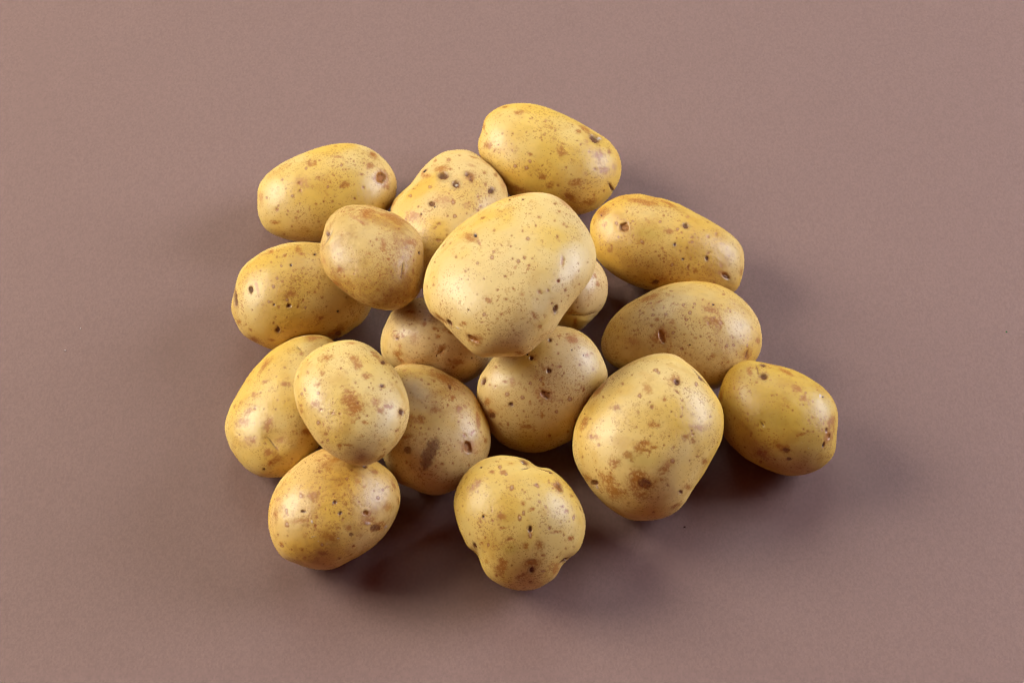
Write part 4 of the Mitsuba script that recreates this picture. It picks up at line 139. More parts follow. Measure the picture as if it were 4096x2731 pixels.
 'J': [('e', 2.0, -2.3, np.float64(2.38), np.float64(1.61), -32), ('p', 1.8, -2.2, np.float64(3.84), np.float64(2.88), -25), ('e', 3.1, 7.6, np.float64(0.96), np.float64(0.96), 0), ('e', -12.5, -6.7, np.float64(0.92), np.float64(0.92), 0), ('s', 4.6, 10.1, np.float64(0.77), np.float64(0.77), 0), ('e', -4.6, 13.2, np.float64(1.0), np.float64(1.0), 0), ('k', -6.6, 15.2, np.float64(0.61), np.float64(0.61), 0), ('s', 6.9, 22.7, np.float64(0.77), np.float64(0.61), 0), ('e', 3.2, 20.8, np.float64(0.84), np.float64(0.84), 0), ('s', 6.2, 19.0, np.float64(0.69), np.float64(0.54), 0), ('s', 10.5, 23.5, np.float64(0.84), np.float64(0.54), 0), ('b', 19.1, 14.6, np.float64(1.46), np.float64(1.46), 0), ('k', 17.6, 14.6, np.float64(0.23), np.float64(0.54), 0), ('s', 16.0, 10.5, np.float64(0.61), np.float64(0.61), 0), ('s', 21.9, 8.8, np.float64(0.69), np.float64(0.69), 0), ('e', -24.6, 2.7, np.float64(1.0), np.float64(1.54), -20), ('k', -25.1, 1.9, np.float64(0.46), np.float64(0.46), 0), ('s', -21.9, 1.4, np.float64(0.69), np.float64(0.69), 0), ('p', -12.5, 3.3, np.float64(1.92), np.float64(2.3), 0), ('r', -14.4, -2.5, np.float64(0.84), np.float64(0.84), 0), ('r', -7.8, -3.6, np.float64(0.77), np.float64(0.77), 0), ('r', -4.6, 2.3, np.float64(0.61), np.float64(0.61), 0), ('r', -0.4, 3.8, np.float64(0.61), np.float64(0.61), 0), ('s', 18.0, 0.2, np.float64(0.84), np.float64(0.84), 0), ('r', 12.0, -4.2, np.float64(0.77), np.float64(0.77), 0), ('r', 6.5, -9.4, np.float64(0.69), np.float64(0.69), 0), ('s', -7.3, -9.5, np.float64(0.69), np.float64(0.69), 0), ('s', -10.0, -11.3, np.float64(0.54), np.float64(0.54), 0), ('s', -6.3, -11.9, np.float64(0.54), np.float64(0.54), 0), ('b', 0.6, -11.0, np.float64(1.54), np.float64(1.54), 0), ('s', -19.7, 9.3, np.float64(0.77), np.float64(0.77), 0), ('b', -20.7, -10.7, np.float64(2.69), np.float64(1.92), 0), ('D', -20.3, -11.4, np.float64(1.31), np.float64(1.31), 0), ('s', -13.9, -15.3, np.float64(0.61), np.float64(0.61), 0), ('s', -17.4, -15.0, np.float64(0.69), np.float64(0.69), 0), ('s', 3.8, -19.8, np.float64(0.96), np.float64(0.96), 0), ('s', 16.2, 5.5, np.float64(0.35), np.float64(0.61), 0), ('s', 9.5, 6.8, np.float64(0.69), np.float64(0.69), 0), ('b', 12.1, 21.4, np.float64(3.07), np.float64(1.92), 0), ('p', 12.9, 21.0, np.float64(3.45), np.float64(2.3), 0), ('d', -10.0, 13.0, np.float64(9.98), np.float64(5.37), 25), ('k', 12.6, 16.7, np.float64(0.35), np.float64(0.35), 0), ('s', 8.6, 5.6, np.float64(0.46), np.float64(0.46), 0), ('s', 17.6, 5.6, np.float64(0.38), np.float64(0.38), 0), ('s', 11.6, -17.6, np.float64(0.77), np.float64(0.77), 0), ('b', -15.6, 2.9, np.float64(1.54), np.float64(1.15), 0), ('s', -19.4, 0.9, np.float64(0.46), np.float64(0.46), 0), ('b', -5.7, -15.8, np.float64(3.84), np.float64(1.54), 0), ('s', 6.9, 15.2, np.float64(0.69), np.float64(0.69), 0), ('s', -2.6, 9.4, np.float64(0.38), np.float64(0.38), 0), ('b', -22.7, -6.1, np.float64(1.54), np.float64(1.92), 0), ('s', -6.0, -20.0, np.float64(0.38), np.float64(0.38), 0)],
 'Q': [('e', -8.6, 16.3, np.float64(1.55), np.float64(1.33), 0), ('e', -9.7, 21.2, np.float64(1.4), np.float64(0.55), 0), ('c', -11.8, 19.1, 3.0, 0.35, -67), ('s', -11.3, 17.4, np.float64(0.44), np.float64(0.44), 0), ('s', -10.8, 14.9, np.float64(0.29), np.float64(0.29), 0), ('s', -10.9, 13.6, np.float64(0.44), np.float64(0.44), 0), ('s', -11.6, 12.3, np.float64(0.37), np.float64(0.37), 0), ('s', -14.0, 12.9, np.float64(0.29), np.float64(0.29), 0), ('s', -13.6, 9.2, np.float64(0.52), np.float64(0.52), 0), ('s', -15.2, 11.1, np.float64(0.44), np.float64(0.44), 0), ('s', -20.1, 9.3, np.float64(0.37), np.float64(0.37), 0), ('s', -3.9, 9.0, np.float64(0.52), np.float64(0.52), 0), ('s', 5.7, 4.1, np.float64(0.52), np.float64(0.52), 0), ('s', 1.6, -0.1, np.float64(0.37), np.float64(0.37), 0), ('s', -5.3, -2.6, np.float64(0.44), np.float64(0.44), 0), ('s', -17.9, -3.1, np.float64(0.59), np.float64(0.59), 0), ('s', -14.8, 0.2, np.float64(0.37), np.float64(0.37), 0), ('s', 11.3, -2.8, np.float64(0.48), np.float64(0.48), 0), ('s', 15.5, -3.2, np.float64(0.52), np.float64(0.52), 0), ('s', 17.9, 2.4, np.float64(0.44), np.float64(0.44), 0), ('s', 19.2, 0.8, np.float64(0.37), np.float64(0.37), 0), ('e', 20.8, -1.9, np.float64(0.48), np.float64(1.11), 0), ('e', 22.1, -4.3, np.float64(0.66), np.float64(1.29), 0), ('k', 20.6, -7.9, np.float64(0.44), np.float64(1.55), -10), ('b', 21.7, -4.4, np.float64(2.21), np.float64(4.05), 0), ('s', 13.5, 9.1, np.float64(0.52), np.float64(0.52), 0), ('w', 16.0, 12.2, np.float64(0.59), np.float64(0.96), 20), ('k', 17.3, 11.8, np.float64(0.41), np.float64(0.41), 0), ('r', 9.9, 12.3, np.float64(0.44), np.float64(0.44), 0), ('b', 5.8, 13.5, np.float64(2.58), np.float64(1.47), -20), ('b', 9.2, 10.3, np.float64(1.66), np.float64(1.66), 0), ('b', 5.1, -12.4, np.float64(3.68), np.float64(2.21), -15), ('D', 5.5, -12.7, np.float64(1.66), np.float64(1.29), 0), ('D', 7.2, -16.1, np.float64(0.96), np.float64(0.66), 0), ('s', -4.3, -19.5, np.float64(0.81), np.float64(0.81), 0), ('s', -11.6, -14.5, np.float64(0.59), np.float64(0.59), 0), ('s', -1.3, -11.5, np.float64(0.66), np.float64(0.66), 0), ('s', 1.5, -17.4, np.float64(0.74), np.float64(0.52), 0), ('b', -4.0, -15.7, np.float64(3.32), np.float64(2.21), 0), ('b', -25.2, 5.1, np.float64(1.11), np.float64(2.58), 0), ('s', 13.1, -3.4, np.float64(0.59), np.float64(0.59), 0), ('b', 11.3, -5.0, np.float64(2.95), np.float64(1.11), 15), ('s', 9.1, -6.1, np.float64(0.44), np.float64(0.44), 0), ('s', -3.7, -10.4, np.float64(0.37), np.float64(0.37), 0), ('s', 14.3, -7.5, np.float64(0.37), np.float64(0.37), 0), ('s', 8.8, -19.7, np.float64(0.44), np.float64(0.44), 0), ('s', 15.9, -20.1, np.float64(0.74), np.float64(0.26), 0), ('s', -17.1, -11.5, np.float64(0.37), np.float64(0.37), 0), ('s', -14.7, -14.1, np.float64(0.37), np.float64(0.37), 0), ('s', 13.4, -12.1, np.float64(0.44), np.float64(0.44), 0), ('g', -2.3, -0.9, np.float64(15.47), np.float64(7.37), 0), ('g', -19.5, 1.9, np.float64(7.37), np.float64(8.1), 0), ('s', -14.8, 19.2, np.float64(0.59), np.float64(0.59), 0), ('b', -14.9, 17.6, np.float64(1.84), np.float64(0.92), -50), ('s', -18.4, 17.4, np.float64(0.44), np.float64(0.44), 0), ('s', -2.3, 17.8, np.float64(0.37), np.float64(0.37), 0), ('s', 5.2, 16.0, np.float64(0.29), np.float64(0.29), 0), ('s', 4.6, 15.0, np.float64(0.22), np.float64(0.22), 0), ('s', -1.4, 13.1, np.float64(0.29), np.float64(0.29), 0), ('s', 0.4, 12.7, np.float64(0.22), np.float64(0.22), 0), ('s', 0.6, 13.6, np.float64(0.22), np.float64(0.22), 0), ('s', -5.9, 12.3, np.float64(0.29), np.float64(0.29), 0), ('s', 4.7, 12.2, np.float64(0.29), np.float64(0.29), 0), ('s', 1.3, 11.3, np.float64(0.18), np.float64(0.18), 0), ('b', 0.7, 19.8, np.float64(4.42), np.float64(0.92), -20), ('s', -4.3, -12.9, np.float64(0.37), np.float64(0.37), 0), ('s', 14.5, 14.3, np.float64(0.37), np.float64(0.37), 0), ('s', 21.8, 10.5, np.float64(0.29), np.float64(0.29), 0), ('b', 22.7, 2.5, np.float64(1.84), np.float64(2.95), 0), ('s', 12.5, -16.0, np.float64(0.29), np.float64(0.29), 0), ('s', 16.3, -10.9, np.float64(0.29), np.float64(0.29), 0), ('w', 11.5, -8.5, np.float64(0.18), np.float64(0.18), 0), ('w', 14.5, -10.4, np.float64(0.18), np.float64(0.18), 0), ('b', 2.0, -11.7, np.float64(2.21), np.float64(0.92), 0), ('c', -6.0, -3.5, 1.5, 0.35, -51), ('s', 3.4, -4.2, np.float64(0.37), np.float64(0.37), 0), ('s', 17.9, -4.8, np.float64(0.37), np.float64(0.37), 0)],
 'O': [('D', -1.1, -9.8, np.float64(8.08), np.float64(2.84), -115), ('e', 14.8, -8.2, np.float64(1.5), np.float64(2.56), 10), ('p', 15.2, -7.8, np.float64(4.34), np.float64(3.75), 0), ('p', 16.5, -2.8, np.float64(0.99), np.float64(0.99), 0), ('s', 13.5, -3.0, np.float64(0.55), np.float64(0.55), 0), ('s', 11.4, 2.5, np.float64(0.55), np.float64(0.55), 0), ('s', -1.3, 0.1, np.float64(0.63), np.float64(0.63), 0), ('s', -4.5, 0.7, np.float64(0.71), np.float64(0.71), 0), ('s', -2.7, 4.5, np.float64(0.63), np.float64(0.39), 0), ('s', 3.8, 5.0, np.float64(0.47), np.float64(0.47), 0), ('s', 7.2, 10.0, np.float64(0.47), np.float64(0.47), 0), ('b', 9.5, 12.6, np.float64(1.18), np.float64(1.18), 0), ('e', 8.8, 17.4, np.float64(0.79), np.float64(0.79), 0), ('s', 2.0, 20.3, np.float64(0.63), np.float64(0.63), 0), ('s', -0.4, 19.1, np.float64(0.95), np.float64(0.47), 0), ('s', 1.4, 25.2, np.float64(1.34), np.float64(0.39), 8), ('s', -3.1, 21.1, np.float64(0.63), np.float64(0.63), 0), ('b', 7.2, 21.0, np.float64(8.67), np.float64(2.76), -25), ('s', 9.3, -7.5, np.float64(0.55), np.float64(0.55), 0), ('D', -10.4, -8.1, np.float64(1.42), np.float64(1.42), 0), ('b', -10.6, -2.6, np.float64(3.15), np.float64(1.18), 0), ('s', 3.6, -14.5, np.float64(0.79), np.float64(0.79), 0), ('s', 1.0, -15.2, np.float64(0.63), np.float64(0.63), 0), ('s', 5.4, -19.0, np.float64(0.55), np.float64(0.55), 0), ('s', -3.9, -18.5, np.float64(0.39), np.float64(0.39), 0), ('b', 22.4, -5.8, np.float64(1.1), np.float64(1.77), 0), ('s', 14.8, -15.7, np.float64(0.55), np.float64(0.55), 0), ('s', 14.7, 14.5, np.float64(0.87), np.float64(0.39), -20), ('s', 16.3, 9.7, np.float64(0.79), np.float64(0.32), -40), ('b', 12.1, 8.1, np.float64(1.97), np.float64(1.97), 0), ('s', -2.0, 12.0, np.float64(0.39), np.float64(0.39), 0), ('p', -10.0, 25.6, np.float64(1.58), np.float64(0.55), 20), ('b', -9.0, 4.8, np.float64(2.37), np.float64(2.37), 0), ('b', 1.8, 7.8, np.float64(2.37), np.float64(1.58), 0), ('s', 9.5, 11.4, np.float64(0.39), np.float64(0.39), 0), ('s', 5.4, 8.8, np.float64(0.47), np.float64(0.47), 0), ('s', 16.3, 1.2, np.float64(0.28), np.float64(0.28), 0), ('s', -9.4, 21.4, np.float64(0.32), np.float64(0.32), 0), ('s', -8.1, 15.8, np.float64(0.39), np.float64(0.39), 0), ('s', 7.7, -4.7, np.float64(0.39), np.float64(0.39), 0), ('s', -11.1, -13.4, np.float64(0.79), np.float64(0.79), 0), ('s', 10.7, 16.3, np.float64(0.63), np.float64(0.39), 0), ('b', -4.7, 4.2, np.float64(1.97), np.float64(2.37), 0), ('s', -1.9, 9.2, np.float64(0.39), np.float64(0.39), 0), ('s', 8.4, 5.9, np.float64(0.32), np.float64(0.32), 0), ('b', 17.1, -2.0, np.float64(1.97), np.float64(0.47), 30), ('s', -2.8, -4.2, np.float64(0.55), np.float64(0.55), 0), ('b', 19.7, 3.0, np.float64(1.18), np.float64(4.73), 0), ('s', 8.2, -14.6, np.float64(0.79), np.float64(0.79), 0), ('s', -15.5, -14.6, np.float64(0.39), np.float64(0.39), 0), ('s', -16.3, -10.6, np.float64(0.32), np.float64(0.32), 0), ('b', -5.9, -19.4, np.float64(1.58), np.float64(0.63), -30)],
 'C': [('e', -2.0, 18.9, np.float64(2.55), np.float64(1.76), 0), ('e', 9.8, 18.8, np.float64(2.2), np.float64(1.32), -20), ('e', 10.7, 17.0, np.float64(1.14), np.float64(1.32), 0), ('p', 9.8, 18.1, np.float64(2.86), np.float64(2.64), 0), ('e', 3.6, 14.8, np.float64(1.76), np.float64(1.67), 0), ('w', 3.8, 14.9, np.float64(1.06), np.float64(0.62), 0), ('k', -10.5, 21.7, np.float64(1.32), np.float64(0.62), 30), ('b', -9.9, 19.4, np.float64(2.64), np.float64(1.54), 0), ('e', 19.5, 11.4, np.float64(1.41), np.float64(1.41), 0), ('e', -7.5, 6.3, np.float64(1.58), np.float64(1.23), 0), ('k', -6.3, 5.0, np.float64(0.44), np.float64(0.44), 0), ('p', 8.3, 5.7, np.float64(2.42), np.float64(1.54), 0), ('p', -2.2, 8.0, np.float64(5.28), np.float64(2.64), 0), ('s', -4.5, -2.5, np.float64(1.23), np.float64(0.97), 0), ('s', -6.1, -4.2, np.float64(0.62), np.float64(0.62), 0), ('r', 2.0, 6.7, np.float64(0.79), np.float64(1.1), 0), ('s', 13.3, 8.8, np.float64(0.88), np.float64(0.88), 0), ('s', 14.4, 4.4, np.float64(0.88), np.float64(0.88), 0), ('s', 16.7, 19.9, np.float64(0.97), np.float64(0.97), 0), ('s', 22.2, 19.0, np.float64(1.32), np.float64(1.32), 0), ('p', 25.3, 14.1, np.float64(1.76), np.float64(3.96), 0), ('s', -13.7, 5.3, np.float64(0.62), np.float64(0.62), 0), ('k', -12.5, 1.9, np.float64(0.53), np.float64(0.53), 0), ('r', 2.6, 0.4, np.float64(0.88), np.float64(0.88), 0), ('r', -8.3, 14.1, np.float64(0.7), np.float64(0.7), 0), ('r', -17.2, 10.4, np.float64(0.7), np.float64(0.7), 0), ('s', -0.7, 0.7, np.float64(0.53), np.float64(0.53), 0), ('s', -3.5, 21.2, np.float64(0.7), np.float64(0.7), 0), ('s', -5.5, 26.3, np.float64(0.88), np.float64(0.88), 0), ('r', 0.7, 26.5, np.float64(0.79), np.float64(0.79), 0), ('s', 5.8, 28.3, np.float64(0.79), np.float64(0.35), 0), ('s', -5.0, -9.9, np.float64(1.98), np.float64(0.97), 0), ('s', 17.0, 14.4, np.float64(0.79), np.float64(0.79), 0), ('s', 13.3, 2.6, np.float64(0.7), np.float64(0.7), 0), ('s', 8.0, 1.5, np.float64(0.62), np.float64(0.62), 0), ('r', -19.6, -0.5, np.float64(0.62), np.float64(0.62), 0), ('b', 12.1, 27.3, np.float64(2.2), np.float64(0.62), -20), ('s', 5.4, 22.2, np.float64(0.44), np.float64(0.44), 0), ('s', 1.2, 21.8, np.float64(0.62), np.float64(0.62), 0), ('s', -15.6, 13.6, np.float64(0.7), np.float64(0.44), 0), ('b', -2.5, 22.5, np.float64(4.4), np.float64(1.76), 0), ('b', -15.6, 0.9, np.float64(3.96), np.float64(3.52), 0), ('p', 11.5, 23.3, np.float64(2.64), np.float64(0.88), -20), ('b', -25.9, 7.0, np.float64(2.2), np.float64(1.32), 30)],
 'H': [('b', -17.6, 2.4, np.float64(2.27), np.float64(2.0), -30), ('e', -17.5, 1.6, np.float64(0.64), np.float64(0.53), 0), ('p', -5.4, 7.4, np.float64(1.6), np.float64(1.55), 0), ('b', -5.4, 7.2, np.float64(1.47), np.float64(1.47), 0), ('p', -9.9, 1.8, np.float64(1.73), np.float64(2.93), 0), ('p', -16.5, -2.0, np.float64(1.07), np.float64(1.6), 0), ('b', -17.4, -4.9, np.float64(3.2), np.float64(1.6), -20), ('s', -3.7, 1.0, np.float64(0.59), np.float64(0.59), 0), ('b', 5.3, 3.5, np.float64(4.53), np.float64(1.73), -28), ('b', 1.5, -4.3, np.float64(2.4), np.float64(2.13), 30), ('r', 4.4, -8.5, np.float64(0.59), np.float64(0.59), 0), ('s', 9.7, -6.4, np.float64(0.67), np.float64(0.67), 0), ('k', 14.4, -8.2, np.float64(0.32), np.float64(0.32), 0), ('s', -9.2, -4.9, np.float64(0.48), np.float64(0.48), 0), ('s', -11.8, 7.4, np.float64(0.43), np.float64(0.43), 0), ('b', -1.0, 5.1, np.float64(1.6), np.float64(1.07), 0), ('b', 0.7, 1.3, np.float64(1.2), np.float64(1.2), 0), ('s', -1.6, -1.5, np.float64(0.53), np.float64(0.53), 0), ('s', 6.3, -11.7, np.float64(0.8), np.float64(0.8), 0), ('b', -11.1, 13.0, np.float64(3.2), np.float64(0.8), 0), ('s', 0.2, 4.1, np.float64(0.43), np.float64(0.43), 0), ('s', -5.1, 9.2, np.float64(0.53), np.float64(0.53), 0), ('b', -14.7, 2.5, np.float64(1.33), np.float64(0.8), -40), ('s', -5.8, 1.2, np.float64(0.37), np.float64(0.37), 0), ('s', -18.1, 4.9, np.float64(1.6), np.float64(0.37), 0), ('s', -7.2, 15.8, np.float64(0.53), np.float64(0.53), 0), ('s', -7.1, 12.7, np.float64(0.48), np.float64(0.48), 0), ('k', -0.7, -6.6, np.float64(0.27), np.float64(0.48), 0), ('c', 1.2, -5.1, 1.9, 0.35, -149), ('b', 8.8, -9.7, np.float64(3.47), np.float64(1.87), 0), ('s', -13.2, -6.4, np.float64(0.27), np.float64(0.27), 0), ('s', -22.1, -4.1, np.float64(0.37), np.float64(0.37), 0), ('s', -15.1, 6.8, np.float64(0.32), np.float64(0.32), 0), ('b', -16.5, -7.6, np.float64(2.13), np.float64(0.8), -30)],
 'I': [('s', 7.9, 8.5, np.float64(0.55), np.float64(0.4), -40), ('s', 6.3, 1.6, np.float64(0.35), np.float64(0.35), 0), ('b', 9.1, 4.0, np.float64(1.25), np.float64(1.0), -30), ('s', 6.5, -0.6, np.float64(0.35), np.float64(0.35), 0), ('s', 4.2, -3.1, np.float64(0.35), np.float64(0.35), 0), ('s', -0.0, -4.3, np.float64(0.35), np.float64(0.55), 0), ('s', 0.7, -6.2, np.float64(0.55), np.float64(0.55), 0), ('s', 5.3, -5.5, np.float64(0.25), np.float64(0.25), 0), ('b', -2.2, -8.7, np.float64(2.75), np.float64(1.38), 15), ('c', 0.1, -10.0, 4.0, 0.35, -3), ('c', 7.0, -9.2, 3.1, 0.35, 18), ('d', 3.6, -10.5, np.float64(5.51), np.float64(1.0), 0), ('s', 6.8, 3.8, np.float64(0.3), np.float64(0.3), 0), ('s', 11.9, 5.3, np.float64(0.25), np.float64(0.45), 0), ('s', 10.7, -5.2, np.float64(0.4), np.float64(0.25), 0), ('b', 7.9, 7.5, np.float64(1.5), np.float64(0.75), -50), ('s', 7.0, 5.4, np.float64(0.35), np.float64(0.35), 0), ('s', 9.3, 3.5, np.float64(0.3), np.float64(0.3), 0), ('s', 7.1, -4.6, np.float64(0.25), np.float64(0.25), 0), ('b', -0.1, -12.9, np.float64(1.25), np.float64(2.25), 0)],
}
POTATOES = [
    ('F', 'largest pale potato resting on top in the middle of the heap', (-0.05, 0.1, 0.35, 0.7, (1.02, 1.03, 1.08))),
    ('L', 'big plump potato at front right with a large brown stain low down', (0.05, 0.15, 0.05, 0.8, (1.07, 1.07, 1.1))),
    ('D', 'smooth yellow potato at the very back with one dark sunken eye', (0.3, 0.1, 0.0, 0.7, (1.05, 1.05, 1.0))),
    ('G', 'long speckled potato at the back right with two round scabs on its upper side', (0.25, 0.3, 0.0, 1.5, (0.96, 0.91, 0.8))),
    ('A', 'oval potato at the back left with a dark brown scab near its right end', (0.15, 0.12, 0.1, 0.9, (1, 1, 1))),
    ('K', 'long dusty potato with a wide pinkish eye, behind the big stained one', (0.1, 0.35, 0.15, 1.5, (0.95, 0.91, 0.85))),
    ('B', 'oval potato at the far left, partly under the small dusty round one', (0.15, 0.15, 0.05, 1.0, (0.97, 0.95, 0.9))),
    ('M', 'long pear shaped potato at the far left front with a curved crease low down', (0.1, 0.1, 0.0, 1.2, (1, 1, 1))),
    ('N', 'pale oval potato with a large brown blotch, resting on top at front left', (0.05, 0.2, 0.05, 0.9, (1.02, 1.03, 1.1))),
    ('S', 'knobbly waisted potato at the front centre with dark patches low down', (0.1, 0.12, 0.0, 1.0, (1.02, 1.02, 0.95))),
    ('R', 'tan rough skinned potato at the front left corner with orange worn patches', (0.05, 0.6, 0.35, 1.2, (1.0, 0.93, 0.84))),
    ('E', 'small dusty round potato lying on top at the left, scarred above', (0.0, 0.7, 0.15, 2.2, (0.86, 0.8, 0.72))),
    ('J', 'round potato just below the largest one, with one oval pit in its middle', (0.0, 0.25, 0.4, 1.4, (0.95, 0.95, 0.98))),
    ('Q', 'greenish tinged potato at the far right end of the heap', (0.35, 0.25, 0.0, 1.2, (0.88, 0.85, 0.65))),
    ('O', 'shaded potato with very dark brown blotches, left of the pitted round one', (0.0, 0.35, 0.35, 1.2, (0.95, 0.93, 0.95))),
    ('C', 'pear shaped potato with several corky black eyes, behind the largest one', (0.0, 0.12, 0.35, 0.9, (1, 0.98, 1))),
    ('H', 'pinkish pale potato with rusty patches, tucked under the left side of the largest one', (-0.1, 0.35, 0.7, 0.9, (1, 0.98, 1.1))),
    ('I', 'small creased potato mostly hidden under the right side of the largest one', (-0.1, 0.25, 0.9, 1.0, (0.95, 0.93, 0.95))),
]
CRUMBS = [
    (0.0731, -0.0841, 0.00045, 'dark', 'tiny dark crumb on the surface just below the big plump potato'),
    (-0.2009, 0.0104, 0.0004, 'pale', 'tiny white speck on the bare surface left of the heap'),
    (-0.1955, 0.0229, 0.0004, 'pale', 'tiny white speck on the surface, upper of the two at the far left'),
    (0.2238, 0.021, 0.0004, 'green', 'tiny green crumb on the bare surface at the far right'),
]


def geodesic(n):
    ico = trimesh.creation.icosahedron()
    ij = [(i, j) for i in range(n + 1) for j in range(n + 1 - i)]
    idx = {k: q for q, k in enumerate(ij)}
    w = np.array([(n - i - j, i, j) for i, j in ij]) / n
    tri = []
    for i in range(n):
        for j in range(n - i):
            tri.append((idx[i, j], idx[i + 1, j], idx[i, j + 1]))
            if i + j < n - 1:
                tri.append((idx[i + 1, j], idx[i + 1, j + 1], idx[i, j + 1]))
    tri = np.array(tri)
    v = np.vstack([w @ ico.vertices[f] for f in ico.faces])
    f = np.vstack([tri + k * len(ij) for k in range(20)])
    v /= np.linalg.norm(v, axis=1, keepdims=True)
    _, first, inv = np.unique(np.round(v * 1e6).astype(np.int64), axis=0, return_index=True, return_inverse=True)
    return v[first], inv.ravel()[f]


SPHERES = {}


def sphere(n):
    if n not in SPHERES:
        SPHERES[n] = geodesic(n)
    return SPHERES[n]


def sstep(a, b, x):
    t = np.clip((x - a) / (b - a), 0, 1)
    return t * t * (3 - 2 * t)


def frame(normal):
    n = np.array(normal, float)
    n /= np.linalg.norm(n)
    x = np.cross([0, 0, 1.0], n)
    x /= np.linalg.norm(x)
    return np.stack([x, np.cross(n, x), n])          # rows: right, up, facing


def body(radii, tf, tb, lx, ly, n, seed):
    """The smooth potato in its own frame (mm): vertices, faces, and which way each vertex faces (1 = front)."""
    s, f = sphere(n)
    phi = np.arccos(np.clip(s[:, 2], -1, 1))
    phi = phi - 0.32 * np.sin(phi)                    # finer towards the side that is not lain upon
    th = np.arctan2(s[:, 1], s[:, 0])
    rho, c = np.sin(phi), np.cos(phi)
    k = len(radii)
    r = np.array(radii) / 10.0
    coef = np.fft.rfft(r) / k                         # the outline's finer waves fade towards the middle of the face
    rad = np.full(len(th), coef[0].real)
    for h in range(1, 26):
        fade = np.minimum(rho, 1) ** (0.6 if h == 1 else 1.15 * (h - 2))
        rad = rad + 2 * (coef[h].real * np.cos(h * th) - coef[h].imag * np.sin(h * th)) * fade
    q = 2.15
    cc = np.sign(c) * (1 - np.minimum(rho, 1) ** q) ** (1 / q)
    z = np.where(c > 0, tf, tb) * cc
    x, y = rho * rad * np.cos(th), rho * rad * np.sin(th)
    z = z + lx * x + ly * y
    v = np.stack([x, y, z], 1)
    size = math.sqrt(np.mean(r * r))
    nv = v / np.linalg.norm(v, axis=1, keepdims=True)
    lump = meshkit.fbm(v / (size * 0.75) + seed * 7.7, 3, seed) - 0.5
    v = v + nv * (lump * size * 0.055 * (0.25 + 0.75 * np.abs(c)))[:, None]
    return v, f, c


def vertex_normals(v, f):
    n = np.zeros_like(v)
    fn = np.cross(v[f[:, 1]] - v[f[:, 0]], v[f[:, 2]] - v[f[:, 0]])
    for k in range(3):
        np.add.at(n, f[:, k], fn)
    return n / np.maximum(np.linalg.norm(n, axis=1, keepdims=True), 1e-12)

# colours are base colours, linear
PALE, YELLOW, OCHRE = np.array([0.555, 0.378, 0.118]), np.array([0.535, 0.325, 0.048]), np.array([0.46, 0.235, 0.022])
INK = {'e': (0.085, 0.025, 0.005), 'k': (0.018, 0.006, 0.003), 's': (0.270, 0.066, 0.006), 'r': (0.26, 0.09, 0.022), 'b': (0.310, 0.106, 0.009),
       'D': (0.105, 0.024, 0.004), 'p': (0.38, 0.160, 0.042), 'O': (0.36, 0.145, 0.010), 'w': (0.50, 0.39, 0.29), 'g': (0.36, 0.235, 0.022), 'c': (0.13, 0.050, 0.014)}


def lay(col, w, ink):
    return col * (1 - w[:, None]) + np.asarray(ink) * w[:, None]


